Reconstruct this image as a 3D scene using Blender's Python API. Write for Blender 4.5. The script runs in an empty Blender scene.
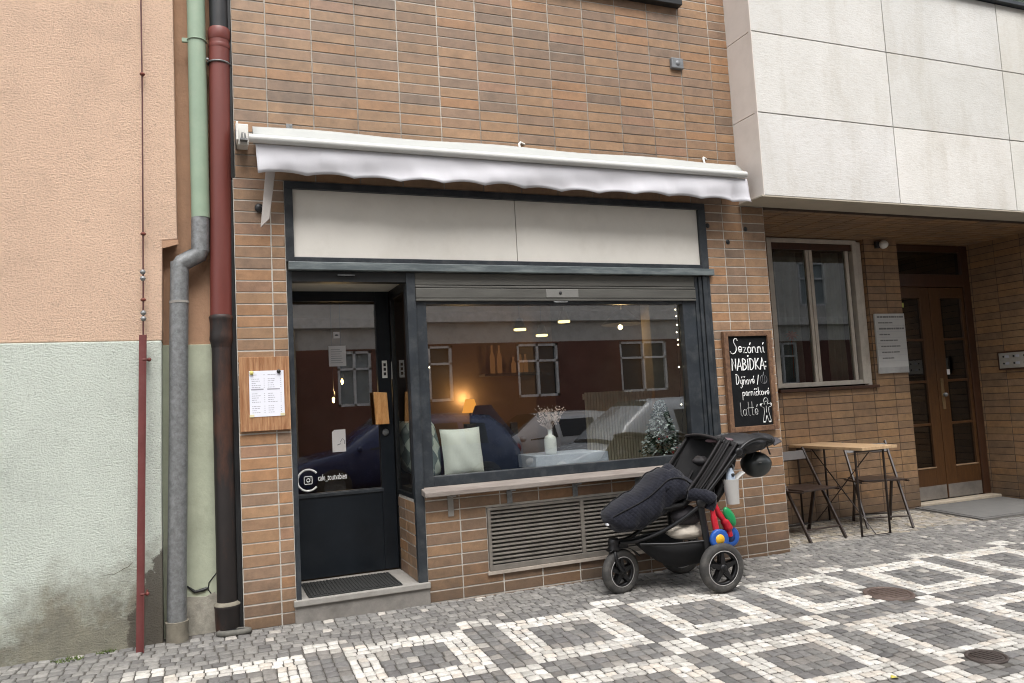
import bpy, bmesh, math, random
import numpy as np
from mathutils import Vector, Matrix
random.seed(7); RNG = np.random.default_rng(7)
S = bpy.context.scene
COL = S.collection
rad = math.radians
def U(a, b): return random.uniform(a, b)
SX, SY = -.0071, .0399
def gz(x, y): return SX * x + SY * y

# ---------------------------------------------------------------- materials
def nt(m):
    m.use_nodes = True
    return m.node_tree
class N:
    def __init__(s, name):
        s.m = bpy.data.materials.new(name); s.t = nt(s.m); s.t.nodes.clear()
        s.out = s.n('ShaderNodeOutputMaterial')
    def n(s, typ, **kw):
        q = s.t.nodes.new(typ)
        for k, v in kw.items(): setattr(q, k, v)
        return q
    def l(s, a, b): s.t.links.new(a, b)
    def obj(s):
        return s.n('ShaderNodeTexCoord').outputs['Object']
    def noise(s, scale, detail=4, rough=.6, vec=None, stretch=None):
        q = s.n('ShaderNodeTexNoise'); q.inputs['Scale'].default_value = scale
        q.inputs['Detail'].default_value = detail; q.inputs['Roughness'].default_value = rough
        v = vec or s.obj()
        if stretch:
            mp = s.n('ShaderNodeMapping'); mp.inputs['Scale'].default_value = stretch; s.l(v, mp.inputs[0]); v = mp.outputs[0]
        s.l(v, q.inputs['Vector']); return q.outputs['Fac']
    def ramp(s, fac, a, b, ca=(0, 0, 0, 1), cb=(1, 1, 1, 1)):
        q = s.n('ShaderNodeValToRGB'); e = q.color_ramp.elements
        e[0].position = a; e[0].color = ca; e[1].position = b; e[1].color = cb
        s.l(fac, q.inputs[0]); return q.outputs[0]
    def mix(s, fac, a, b, blend='MIX'):
        q = s.n('ShaderNodeMix', data_type='RGBA', blend_type=blend)
        for i, v in ((0, fac), (6, a), (7, b)):
            if isinstance(v, (int, float)): q.inputs[i].default_value = v
            elif isinstance(v, tuple): q.inputs[i].default_value = (*v[:3], 1)
            else: s.l(v, q.inputs[i])
        return q.outputs[2]
    def math(s, op, a, b=0.0):
        q = s.n('ShaderNodeMath', operation=op)
        for i, v in ((0, a), (1, b)):
            if isinstance(v, (int, float)): q.inputs[i].default_value = v
            else: s.l(v, q.inputs[i])
        return q.outputs[0]
    def bsdf(s, col, rough=.7, metal=0., bump=None, bdist=.003, bstr=.6, **kw):
        b = s.n('ShaderNodeBsdfPrincipled')
        if isinstance(col, tuple): b.inputs['Base Color'].default_value = (*col[:3], 1)
        else: s.l(col, b.inputs['Base Color'])
        if isinstance(rough, (int, float)): b.inputs['Roughness'].default_value = rough
        else: s.l(rough, b.inputs['Roughness'])
        b.inputs['Metallic'].default_value = metal
        for k, v in kw.items(): b.inputs[k.replace('_', ' ')].default_value = v
        if bump is not None:
            q = s.n('ShaderNodeBump'); q.inputs['Distance'].default_value = bdist; q.inputs['Strength'].default_value = bstr
            s.l(bump, q.inputs['Height']); s.l(q.outputs[0], b.inputs['Normal'])
        s.l(b.outputs[0], s.out.inputs[0]); return b
MC = {}
def mat(name, col, rough=.6, metal=0., var=.18, scale=6., bump=.0008, bscale=90., grime=None, gscale=2.5, gamt=.5, stretch=None, **kw):
    if name in MC: return MC[name]
    s = N(name)
    f = s.ramp(s.noise(scale, 5, .65, stretch=stretch), .3, .7)
    lo = tuple(c * (1 - var) for c in col); hi = tuple(min(1, c * (1 + var)) for c in col)
    c = s.mix(f, lo, hi)
    if grime:
        g = s.ramp(s.noise(gscale, 6, .7, stretch=stretch), .48, .75)
        c = s.mix(s.math('MULTIPLY', g, gamt), c, grime)
    b = s.noise(bscale, 4, .7) if bump else None
    r = s.math('ADD', s.math('MULTIPLY', f, .12), rough - .06)
    s.bsdf(c, r, metal, b, bump, .6, **kw)
    MC[name] = s.m; return s.m
def emit(name, col, st):
    if name in MC: return MC[name]
    s = N(name); e = s.n('ShaderNodeEmission'); e.inputs[0].default_value = (*col, 1); e.inputs[1].default_value = st
    s.l(e.outputs[0], s.out.inputs[0]); MC[name] = s.m; return s.m
def glass(name, ior=1.9, tint=(.86, .9, .88)):
    if name in MC: return MC[name]
    s = N(name)
    fr = s.n('ShaderNodeFresnel'); fr.inputs[0].default_value = ior
    g = s.n('ShaderNodeNewGeometry')
    k = s.math('MULTIPLY', fr.outputs[0], s.math('SUBTRACT', 1.0, g.outputs['Backfacing']))
    tr = s.n('ShaderNodeBsdfTransparent'); tr.inputs[0].default_value = (*tint, 1)
    gl = s.n('ShaderNodeBsdfGlossy'); gl.inputs['Roughness'].default_value = .0
    gl.inputs['Color'].default_value = (1, 1, 1, 1)
    bp = s.n('ShaderNodeBump'); bp.inputs['Distance'].default_value = .0006; bp.inputs['Strength'].default_value = .12
    s.l(s.noise(1.6, 2, .5), bp.inputs['Height']); s.l(bp.outputs[0], gl.inputs['Normal'])
    mx = s.n('ShaderNodeMixShader'); s.l(k, mx.inputs[0]); s.l(tr.outputs[0], mx.inputs[1]); s.l(gl.outputs[0], mx.inputs[2])
    s.l(mx.outputs[0], s.out.inputs[0]); MC[name] = s.m; return s.m
def attr_mat(name, rough=.55, var=.2, nscale=30., bump=.0012, bscale=120., grime=None, gz_lo=None, streak=None):
    s = N(name)
    a = s.n('ShaderNodeAttribute'); a.attribute_name = 'tint'
    c = a.outputs['Color']
    f = s.ramp(s.noise(nscale, 5, .7), .25, .75, (1 - var,) * 3 + (1,), (1 + var,) * 3 + (1,))
    c = s.mix(1.0, c, f, 'MULTIPLY')
    if grime:
        g = s.ramp(s.noise(1.3, 6, .75), .5, .72)
        c = s.mix(s.math('MULTIPLY', g, .45), c, grime)
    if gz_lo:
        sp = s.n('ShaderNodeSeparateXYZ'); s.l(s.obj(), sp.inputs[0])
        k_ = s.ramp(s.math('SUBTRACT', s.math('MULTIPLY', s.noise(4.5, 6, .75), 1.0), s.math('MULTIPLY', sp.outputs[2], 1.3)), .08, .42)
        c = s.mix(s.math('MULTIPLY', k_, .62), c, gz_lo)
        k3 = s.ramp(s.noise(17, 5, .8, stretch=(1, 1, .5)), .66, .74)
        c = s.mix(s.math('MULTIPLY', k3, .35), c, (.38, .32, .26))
    if streak:
        g = s.ramp(s.noise(5., 5, .7, stretch=(1, 1, .15)), .55, .8)
        c = s.mix(s.math('MULTIPLY', g, .35), c, streak)
    s.bsdf(c, s.math('ADD', s.math('MULTIPLY', s.noise(8, 3), .25), rough - .12), 0, s.noise(bscale, 4, .7), bump, .6)
    MC[name] = s.m; return s.m

# ---------------------------------------------------------------- mesh builder
class G:
    def __init__(s): s.v = []; s.f = []; s.mi = []; s.c = []; s.m = 0; s.col = None; s.sm = []; s.smooth = False
    def add(s, vs, fs):
        o = len(s.v); s.v += [tuple(p) for p in vs]
        for q in fs:
            s.f.append(tuple(i + o for i in q)); s.mi.append(s.m); s.c.append(s.col); s.sm.append(s.smooth)
        return s
    def hexa(s, p): return s.add(p, [(0, 3, 2, 1), (4, 5, 6, 7), (0, 1, 5, 4), (1, 2, 6, 5), (2, 3, 7, 6), (3, 0, 4, 7)])
    def box(s, x0, x1, y0, y1, z0, z1):
        return s.hexa([(x0, y0, z0), (x1, y0, z0), (x1, y1, z0), (x0, y1, z0), (x0, y0, z1), (x1, y0, z1), (x1, y1, z1), (x0, y1, z1)])
    def prism(s, pts, d):
        """pts: closed 3-D polygon; d: extrusion vector"""
        n = len(pts); d = Vector(d); a = [Vector(p) for p in pts]
        nrm = Vector((0, 0, 0))
        for i in range(n): nrm += a[i].cross(a[(i + 1) % n])
        if nrm.dot(d) > 0: a.reverse()
        b = [p + d for p in a]
        return s.add(a + b, [tuple(range(n)), tuple(reversed(range(n, 2 * n)))] + [((i + 1) % n, i, n + i, n + (i + 1) % n) for i in range(n)])
    def tube(s, path, r, n=10, close=False, flat=1.0, cap=True):
        P = [Vector(p) for p in path]; R = r if isinstance(r, (list, tuple)) else [r] * len(P)
        rings = []; up = None; sm = s.smooth; s.smooth = True
        for i, p in enumerate(P):
            if close: t = P[(i + 1) % len(P)] - P[i - 1]
            else: t = P[min(i + 1, len(P) - 1)] - P[max(i - 1, 0)]
            t.normalize()
            if up is None: up = Vector((0, 0, 1)) if abs(t.z) < .9 else Vector((1, 0, 0))
            a = up - t * up.dot(t)
            if a.length < 1e-4: a = Vector((1, 0, 0)) - t * t.x
            a.normalize(); up = a; b = t.cross(a)
            rings.append([p + (a * math.cos(2 * math.pi * k / n) * flat + b * math.sin(2 * math.pi * k / n)) * R[i] for k in range(n)])
        vs = [v for q in rings for v in q]; m = len(P); fs = []
        for i in range(m if close else m - 1):
            j = (i + 1) % m
            for k in range(n):
                k2 = (k + 1) % n; fs.append((i * n + k, i * n + k2, j * n + k2, j * n + k))
        s.add(vs, fs); s.smooth = sm
        if cap and not close:
            s.add(rings[0], [tuple(reversed(range(n)))]); s.add(rings[-1], [tuple(range(n))])
        return s
    def lathe(s, prof, c=(0, 0, 0), axis='z', n=24):
        """prof: (radius, height) pairs"""
        c = Vector(c); vs = []; fs = []; sm = s.smooth; s.smooth = True
        for r, h in prof:
            for k in range(n):
                a = 2 * math.pi * k / n; x, y = r * math.cos(a), r * math.sin(a)
                vs.append(c + Vector({'z': (x, y, h), 'y': (x, h, y), 'x': (h, x, y)}[axis]))
        for i in range(len(prof) - 1):
            for k in range(n):
                k2 = (k + 1) % n; q = (i * n + k, i * n + k2, (i + 1) * n + k2, (i + 1) * n + k)
                fs.append(q if axis != 'y' else q[::-1])
        s.add(vs, fs); s.smooth = sm; return s
    def ball(s, c, r, n=16, m=10, f=None):
        r = (r,) * 3 if isinstance(r, (int, float)) else r; vs = []; fs = []; sm = s.smooth; s.smooth = True
        for i in range(m + 1):
            th = math.pi * i / m
            for k in range(n):
                ph = 2 * math.pi * k / n
                p = Vector((math.sin(th) * math.cos(ph), math.sin(th) * math.sin(ph), math.cos(th)))
                if f: p *= f(p)
                vs.append((c[0] + p.x * r[0], c[1] + p.y * r[1], c[2] + p.z * r[2]))
        for i in range(m):
            for k in range(n):
                k2 = (k + 1) % n; fs.append((i * n + k, (i + 1) * n + k, (i + 1) * n + k2, i * n + k2))
        s.add(vs, fs); s.smooth = sm; return s
    def grid(s, fn, nu, nv, thick=None):
        """fn(a,b)->point, a,b in 0..1"""
        vs = [fn(i / nu, j / nv) for i in range(nu + 1) for j in range(nv + 1)]
        fs = [(i * (nv + 1) + j, (i + 1) * (nv + 1) + j, (i + 1) * (nv + 1) + j + 1, i * (nv + 1) + j + 1) for i in range(nu) for j in range(nv)]
        sm = s.smooth; s.smooth = True; s.add(vs, fs); s.smooth = sm; return s
    def loft(s, secs):
        """list of rings with equal number of points; closed, capped"""
        n = len(secs[0]); vs = [p for q in secs for p in q]; fs = []
        for i in range(len(secs) - 1):
            for k in range(n):
                k2 = (k + 1) % n; fs.append((i * n + k, i * n + k2, (i + 1) * n + k2, (i + 1) * n + k))
        sm = s.smooth; s.smooth = True; s.add(vs, fs); s.smooth = sm
        s.add(secs[0], [tuple(reversed(range(n)))]); s.add(secs[-1], [tuple(range(n))]); return s
    def build(s, name, mats, parent=None, local=False, bevel=0, subsurf=0, solid=0, wrap=True, fix=True):
        me = bpy.data.meshes.new(name); me.from_pydata(s.v, [], s.f)
        mats = mats if isinstance(mats, (list, tuple)) else [mats]
        for m in mats: me.materials.append(m)
        me.polygons.foreach_set('material_index', s.mi)
        me.polygons.foreach_set('use_smooth', s.sm)
        if any(c is not None for c in s.c):
            at = me.color_attributes.new('tint', 'FLOAT_COLOR', 'CORNER')
            arr = np.ones((len(me.loops), 4), dtype=np.float32)
            cnt = np.array([len(q) for q in s.f]); cc = np.array([(c if c is not None else (.5, .5, .5)) for c in s.c], dtype=np.float32)
            arr[:, :3] = np.repeat(cc, cnt, axis=0); at.data.foreach_set('color', arr.ravel())
        me.update()
        if fix and len(s.f) < 20000:
            bm = bmesh.new(); bm.from_mesh(me); bmesh.ops.recalc_face_normals(bm, faces=bm.faces); bm.to_mesh(me); bm.free()
        o = bpy.data.objects.new(name, me); COL.objects.link(o)
        if parent:
            o.parent = parent
            if not local:
                off = Vector((0, 0, 0)); p = parent
                while p: off += p.location; p = p.parent
                o.location = -off
        if solid:
            q = o.modifiers.new('solid', 'SOLIDIFY'); q.thickness = solid; q.offset = 0
        if bevel:
            q = o.modifiers.new('bevel', 'BEVEL'); q.width = bevel; q.segments = 2; q.limit_method = 'ANGLE'; q.angle_limit = rad(40)
        if subsurf:
            q = o.modifiers.new('sub', 'SUBSURF'); q.levels = q.render_levels = subsurf
        return o
def tag(o, label, cat, group=None):
    o['label'] = label; o['category'] = cat
    if group: o['group'] = group
    return o
def thing(name, loc, label, cat, group=None, rz=0):
    o = bpy.data.objects.new(name, None); COL.objects.link(o); o.location = loc; o.rotation_euler = (0, 0, rz)
    o.empty_display_size = .1
    return tag(o, label, cat, group)
def struct(o, kind='structure'): o['kind'] = kind; return o
def boxo(name, m, parent, *b, bevel=.002, **k): return G().box(*b).build(name, m, parent, bevel=bevel, **k)
def copy_tree(o, parent=None):
    c = o.copy(); COL.objects.link(c); c.parent = parent
    if parent: c.matrix_parent_inverse = o.matrix_parent_inverse
    for ch in [x for x in list(o.children)]: copy_tree(ch, c)
    return c
def text(s, size, m, name, parent, org, ext=.0006, xdir=(1, 0, 0), sx=1., bold=0, shear=0., local=False, font=None):
    cu = bpy.data.curves.new('t', 'FONT'); cu.body = s; cu.size = size; cu.extrude = ext; cu.offset = bold; cu.shear = shear; cu.resolution_u = 3
    to = bpy.data.objects.new('t', cu); COL.objects.link(to); bpy.context.view_layer.update()
    me = bpy.data.meshes.new_from_object(to.evaluated_get(bpy.context.evaluated_depsgraph_get()))
    bpy.data.objects.remove(to); bpy.data.curves.remove(cu)
    X = Vector(xdir); 
    for v in me.vertices:
        x, y, z = v.co; p = Vector(org) + X * (x * sx) + Vector((0, 0, 1)) * y + X.cross(Vector((0, 0, 1))) * z
        v.co = p
    me.materials.clear(); me.materials.append(m); me.name = name
    o = bpy.data.objects.new(name, me); COL.objects.link(o); o.parent = parent
    if parent:
        off = Vector((0, 0, 0)); p = parent
        while p: off += p.location; p = p.parent
        o.location = -off
    return o

# ---------------------------------------------------------------- tiled walls
def cut(rects, h):
    out = []
    for (a, b, c, d) in rects:
        e, f, g, k = h
        if e >= b or f <= a or g >= d or k <= c: out.append((a, b, c, d)); continue
        if a < e: out.append((a, e, c, d))
        if f < b: out.append((f, b, c, d))
        a2, b2 = max(a, e), min(b, f)
        if c < g: out.append((a2, b2, c, g))
        if k < d: out.append((a2, b2, k, d))
    return out
PAL = [((.325, .190, .100), 5), ((.295, .175, .098), 4), ((.26, .163, .10), 2.2), ((.34, .182, .088), 2), ((.225, .148, .095), .9), ((.305, .172, .100), .6)]
def pick(pal=PAL):
    r = U(0, sum(w for _, w in pal))
    for c, w in pal:
        r -= w
        if r <= 0: break
    k = U(.92, 1.05); return (c[0] * k * .96, c[1] * k, c[2] * k * 1.07)
def tiles(g, org, ud, vd, us, vs, holes=(), joint=.0085, proud=.0035, pal=PAL, tone=None, mortar=0, tile=1, thick=.10, jit=.0012, jcol=None):
    """tile sheet: org + u*ud + v*vd, outward normal = ud x vd"""
    O = Vector(org); ud = Vector(ud); vd = Vector(vd); nn = ud.cross(vd)
    P = lambda u, v, d: O + ud * u + vd * v + nn * d
    rects = [(us[0], us[-1], vs[0], vs[-1])]
    for h in holes: rects = cut(rects, h)
    g.m = mortar; g.smooth = False
    for (a, b, c, d) in rects:
        g.col = (.5, .5, .5)
        g.add([P(a, c, -thick), P(b, c, -thick), P(b, d, -thick), P(a, d, -thick), P(a, c, 0), P(b, c, 0), P(b, d, 0), P(a, d, 0)],
              [(0, 3, 2, 1), (4, 5, 6, 7), (0, 1, 5, 4), (1, 2, 6, 5), (2, 3, 7, 6), (3, 0, 4, 7)])
    g.m = tile
    for i in range(len(us) - 1):
        for j in range(len(vs) - 1):
            rr = [(us[i], us[i + 1], vs[j], vs[j + 1])]
            for h in holes: rr = cut(rr, h)
            col = pick(pal)
            if tone: k = tone((us[i] + us[i + 1]) / 2, (vs[j] + vs[j + 1]) / 2); col = tuple(x * y for x, y in zip(col, k))
            for (a, b, c, d) in rr:
                if b - a < .02 or d - c < .02: continue
                h = joint / 2; a += h + U(-jit, jit); b -= h + U(-jit, jit); c += h + U(-jit, jit) * .7; d -= h + U(-jit, jit) * .7
                if b - a < .01 or d - c < .01: continue
                q = proud + U(-.0008, .0008); e = .0018; t1, t2 = U(-.0006, .0006), U(-.0006, .0006)
                t3, t4 = U(-.0006, .0006), U(-.0006, .0006)
                g.col = col
                g.add([P(a, c + t1, .0005), P(b, c + t2, .0005), P(b, d + t3, .0005), P(a, d + t4, .0005),
                       P(a, c + t1, q - e), P(b, c + t2, q - e), P(b, d + t3, q - e), P(a, d + t4, q - e),
                       P(a + e, c + e + t1, q), P(b - e, c + e + t2, q), P(b - e, d - e + t3, q), P(a + e, d - e + t4, q)],
                      [(0, 1, 5, 4), (1, 2, 6, 5), (2, 3, 7, 6), (3, 0, 4, 7), (4, 5, 9, 8), (5, 6, 10, 9), (6, 7, 11, 10), (7, 4, 8, 11), (8, 9, 10, 11)])
    g.col = None; g.m = 0
    return g
ROW, CW, Z0 = .075, .29792, 3.9721 % .075
def rows(z0, z1):
    a = [z0]; k = math.floor((z0 - Z0) / ROW) + 1
    while Z0 + k * ROW < z1 - .01:
        if Z0 + k * ROW > a[-1] + .01: a.append(Z0 + k * ROW)
        k += 1
    return a + [z1]
def cols(x0, x1, o=0.0):
    a = [x0]; k = math.floor((x0 - o) / CW) + 1
    while o + k * CW < x1 - .02:
        if o + k * CW > a[-1] + .02: a.append(o + k * CW)
        k += 1
    return a + [x1]

# ---------------------------------------------------------------- material library
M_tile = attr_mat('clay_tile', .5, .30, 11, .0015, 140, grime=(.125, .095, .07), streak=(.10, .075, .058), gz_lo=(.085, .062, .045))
def mortar_mat():
    s = N('mortar')
    f = s.ramp(s.noise(.55, 3, .6), .42, .6)
    f2 = s.ramp(s.noise(9, 4, .7), .3, .62)
    c = s.mix(f, (.10, .078, .06), (.50, .46, .40))
    c = s.mix(s.math('MULTIPLY', f2, .42), c, (.55, .51, .45))
    s.bsdf(c, .9, 0, s.noise(200, 3), .001); return s.m
M_mortar = mortar_mat()
M_mortar_light = mat('mortar_light', (.49, .46, .41), .9, var=.22, scale=9, grime=(.16, .12, .09), gscale=2.5, gamt=.6)
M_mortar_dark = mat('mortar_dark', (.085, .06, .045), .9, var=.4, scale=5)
M_steel = mat('painted_steel', (.022, .027, .033), .42, var=.3, scale=3, grime=(.10, .105, .105), gscale=9, gamt=.5, bump=.0004)
M_rail = mat('weathered_steel_rail', (.10, .12, .125), .45, var=.3, scale=9, grime=(.22, .24, .23), gscale=9, gamt=.6, stretch=(.5, 1, 3))
M_dark = mat('black_frame', (.010, .011, .012), .4, var=.3, scale=3)
M_panel = mat('sign_panel', (.70, .67, .61), .55, var=.05, scale=2, grime=(.45, .40, .33), gscale=3, gamt=.25)
M_shut = mat('shutter_metal', (.115, .112, .10), .55, .4, var=.2, scale=7, grime=(.07, .065, .06), gscale=6, gamt=.6, stretch=(.3, 1, 3))
M_sill = mat('stone_sill', (.235, .205, .18), .75, var=.22, scale=12, grime=(.15, .11, .095), gscale=7, gamt=.65, stretch=(.4, 1, 2), bump=.003, bscale=40)
M_galv = mat('galvanised', (.215, .22, .22), .5, .5, var=.3, scale=30, grime=(.34, .36, .37), gscale=55, gamt=.6, bump=.0006, bscale=150)
M_grill = mat('grille_metal', (.21, .19, .165), .5, .3, var=.18, scale=9, grime=(.14, .12, .10), gscale=8, gamt=.5)
M_conc = mat('concrete', (.215, .20, .18), .9, var=.16, scale=14, grime=(.10, .09, .08), gscale=5, gamt=.6, bump=.002, bscale=60)
M_conc_l = mat('concrete_light', (.29, .275, .25), .88, var=.12, scale=14, grime=(.2, .18, .16), gscale=6, gamt=.5, bump=.0015, bscale=70)
M_paper = mat('paper', (.72, .72, .74), .7, var=.03)
M_ink = mat('ink', (.12, .12, .14), .8, var=.1)
M_inkl = mat('faded_ink', (.36, .36, .40), .8, var=.2)
M_glass = glass('pane_glass', 2.8, (.90, .92, .90))
M_glass2 = glass('old_pane_glass', 2.0, (.6, .64, .62))
M_white = mat('white_lacquer', (.74, .73, .69), .4, var=.04, grime=(.5, .47, .42), gscale=8, gamt=.3)
M_black = mat('black_plastic', (.018, .018, .019), .45, var=.25, scale=12)
M_blackfab = mat('black_fabric', (.009, .009, .010), .95, var=.35, scale=18, bump=.0015, bscale=220)
M_rubber = mat('tyre_rubber', (.045, .043, .041), .8, var=.25, scale=25, grime=(.16, .15, .13), gscale=15, gamt=.5)
M_chalk = mat('chalk', (.85, .85, .83), .95, var=.1, scale=60)
M_chalkd = mat('faint_chalk', (.24, .24, .25), .95, var=.3, scale=60)
M_board = mat('blackboard_slate', (.006, .0065, .0075), .85, var=.4, scale=6, grime=(.016, .016, .018), gscale=10, Specular_IOR_Level=.2)
def wood(name, a, b, rough=.6, sc=(1, 1, 12), scale=5):
    s = N(name); w = s.noise(scale, 6, .65, stretch=sc); w2 = s.noise(scale * 6, 4, .7, stretch=sc)
    c = s.mix(s.ramp(w, .35, .65), a, b); c = s.mix(s.math('MULTIPLY', s.ramp(w2, .5, .7), .5), c, tuple(x * .45 for x in a))
    s.bsdf(c, rough, 0, w2, .0012); MC[name] = s.m; return s.m
M_woodboard = wood('aged_pine', (.24, .095, .035), (.46, .26, .13), .75, (22, 1, 1.3), 3)
M_woodframe = wood('dark_wood_frame', (.10, .05, .028), (.22, .12, .065), .6, (3, 3, 3), 12)
M_top = wood('tabletop_oak', (.40, .26, .145), (.52, .36, .21), .5, (8, 1, 1), 5)
M_door = wood('varnished_door', (.060, .026, .010), (.088, .040, .014), .35, (9, 1, 1), 4)
M_doord = wood('dark_varnished_wood', (.045, .020, .011), (.068, .029, .015), .35, (9, 1, 1), 4)
# ================================================================ GROUND
def stone_mat():
    s = N('paving_stone'); a = s.n('ShaderNodeAttribute'); a.attribute_name = 'tint'
    f = s.ramp(s.noise(38, 6, .75), .3, .7, (.72,) * 3 + (1,), (1.18,) * 3 + (1,))
    c = s.mix(1.0, a.outputs['Color'], f, 'MULTIPLY')
    g = s.ramp(s.noise(1.1, 6, .7), .5, .8)
    c = s.mix(s.math('MULTIPLY', g, .28), c, (.22, .20, .175))
    s.bsdf(c, s.math('ADD', s.math('MULTIPLY', s.noise(14, 3), .3), .52), 0, s.noise(85, 5, .75), .004, .8); return s.m
M_stone = stone_mat()
M_joint = mat('paving_joint', (.085, .078, .068), .95, var=.4, scale=20, bump=.004, bscale=120)
M_asph = mat('asphalt', (.05, .05, .05), .9, var=.25, scale=20, bump=.004, bscale=150)
PX0, PY0, PHI, PER, WF = -.6493, -.5672, -.0152, .9165, .7096
cph, sph = math.cos(PHI), math.sin(PHI)
def pw(i, j):
    return PX0 + i * cph + j * sph, PY0 + i * sph - j * cph
HV = []; HF = []; HC = []
def stone(i0, i1, j0, j1, kind):
    g = .0016; i0 += g + U(0, .0022); i1 -= g + U(0, .0022); j0 += g + U(0, .0022); j1 -= g + U(0, .0022)
    jt = .0042
    cs = [(i0 + U(-jt, jt), j0 + U(-jt, jt)), (i1 + U(-jt, jt), j0 + U(-jt, jt)), (i1 + U(-jt, jt), j1 + U(-jt, jt)), (i0 + U(-jt, jt), j1 + U(-jt, jt))]
    out = []
    for k in range(4):
        a, b, c = cs[k - 1], cs[k], cs[(k + 1) % 4]; t = U(.04, .15); u = U(.04, .15)
        out.append((b[0] + (a[0] - b[0]) * t, b[1] + (a[1] - b[1]) * t)); out.append((b[0] + (c[0] - b[0]) * u, b[1] + (c[1] - b[1]) * u))
    ci, cj = (i0 + i1) / 2, (j0 + j1) / 2
    h = U(-.0025, .0025); ti, tj = U(-.05, .05), U(-.05, .05); o = len(HV)
    for s_, z in ((1.0, -.018), (.992, -.0038), (.945, -.0008), (.55, .0006)):
        for (i, j) in out:
            di, dj = (i - ci) * s_, (j - cj) * s_
            x, y = pw(ci + di, cj + dj); HV.append((x, y, gz(x, y) + z + h + di * ti + dj * tj))
    for r in range(3):
        for k in range(8):
            k2 = (k + 1) % 8; HF.append((o + r * 8 + k2, o + r * 8 + k, o + (r + 1) * 8 + k, o + (r + 1) * 8 + k2))
    HF.append(tuple(o + 24 + k for k in reversed(range(8))))
    k = random.gauss(1, .10)
    if kind == 'w':
        c = random.choice([(.55, .53, .485), (.52, .50, .46), (.58, .56, .52), (.46, .44, .40), (.53, .485, .425)]); k = min(1.1, max(.72, k)) * 1.1
        if random.random() < .05: c = (.42, .40, .37)
    elif kind == 'd':
        c = random.choice([(.15, .146, .14), (.175, .17, .16), (.135, .13, .126), (.195, .183, .168)]); k = max(.7, k) * 1.12
        if random.random() < .03: c = (.32, .30, .27)
    elif kind == 'g':
        c = random.choice([(.215, .207, .192), (.19, .183, .172), (.245, .235, .217), (.165, .158, .15)]); k = max(.75, k)
        if random.random() < .03: c = (.42, .39, .35)
    else:
        c = random.choice([(.31, .27, .21), (.29, .26, .215), (.34, .30, .235), (.25, .23, .20), (.33, .305, .27)])
    HC.extend([tuple(q * k for q in c)] * 25)
def fill(i0, i1, j0, j1, n, kind, along='i', L=.062, skip=None):
    """n rows of stones; rows run along i or j"""
    if along == 'j':
        a0, a1, b0, b1 = j0, j1, i0, i1
    else: a0, a1, b0, b1 = i0, i1, j0, j1
    for r in range(n):
        c0 = b0 + (b1 - b0) * r / n; c1 = b0 + (b1 - b0) * (r + 1) / n
        m = max(1, round((a1 - a0) / L)); ts = [a0]
        w = [U(.82, 1.2) for _ in range(m)]; sw = sum(w)
        for q in w: ts.append(ts[-1] + q / sw * (a1 - a0))
        for q in range(m):
            ii = (ts[q], ts[q + 1], c0, c1) if along == 'i' else (c0, c1, ts[q], ts[q + 1])
            x, y = pw((ii[0] + ii[1]) / 2, (ii[2] + ii[3]) / 2)
            if skip and skip(x, y): continue
            stone(*ii, kind)
M1C, M1R = (3.722, -1.222), (.158, .155)
M2C, M2R = (3.245, -2.255), (.105, .095)
def inhole(x, y):
    for c, r in ((M1C, M1R), (M2C, M2R)):
        if ((x - c[0]) / (r[0] + .012)) ** 2 + ((y - c[1]) / (r[1] + .012)) ** 2 < 1: return True
    return False
BND = PER - WF; RG = .158
for k in range(-2, 10):
    a = k * PER
    for row in range(4):
        b = row * PER
        fill(a, a + WF, b, b + RG, 3, 'w', skip=inhole); fill(a, a + WF, b + WF - RG, b + WF, 3, 'w', skip=inhole)
        fill(a, a + RG, b + RG, b + WF - RG, 3, 'w', 'j', skip=inhole); fill(a + WF - RG, a + WF, b + RG, b + WF - RG, 3, 'w', 'j', skip=inhole)
        fill(a + RG, a + WF - RG, b + RG, b + WF - RG, 5, 'd', L=.071, skip=inhole)
        fill(a, a + WF, b + WF, b + PER, 3, 'd', L=.071, skip=inhole)
        fill(a - BND, a, b, b + WF, 3, 'd', 'j', L=.072, skip=inhole)
        fill(a - BND, a, b + WF, b + PER, 3, 'w', skip=inhole)
    fill(a - BND, a, -.132, 0, 2, 'w')
    fill(a, a + WF, -.132, 0, 2, 'g', L=.066)
mat_zone = lambda x, y: (6.36 < x < 8.2 and y > .10) or (4.02 < x < 7.76 and y > 1.03) or (y > 1.05) or (.07 < x < .96 and y > .03) or ((-.66 < x < 4.0) and y > .06) or (x <= -.66 and y > 0.03) or (-.62 < x < -.54 and y > -.04)
for r in range(22):
    j0 = -.132 - (r + 1) * .062; kind = 'g'
    y0 = PY0 - j0
    i0, i1 = -2 * PER - BND, 10 * PER - BND
    # rows toward the wall
    m = round((i1 - i0) / .064); t = i0
    while t < i1:
        L = U(.052, .080); x, y = pw(t + L / 2, j0 + .031)
        if not mat_zone(x, y) and not (x > 7.9 and y > 0): stone(t, min(t + L, i1), j0, j0 + .062, 'b' if (x > 4.05 and y > .13 + .05 * math.sin(x * 9) and x < 6.6) else 'g')
        t += L
me = bpy.data.meshes.new('pavement'); me.from_pydata(HV, [], HF); me.materials.append(M_stone)
at = me.color_attributes.new('tint', 'FLOAT_COLOR', 'CORNER')
cnt = np.array([len(f) for f in HF]); arr = np.ones((len(me.loops), 4), np.float32); arr[:, :3] = np.repeat(np.array(HC, np.float32)[:len(HF)], cnt, axis=0)
at.data.foreach_set('color', arr.ravel()); me.polygons.foreach_set('use_smooth', [True] * len(HF)); me.update()
o = bpy.data.objects.new('pavement', me); COL.objects.link(o); struct(o)
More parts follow.
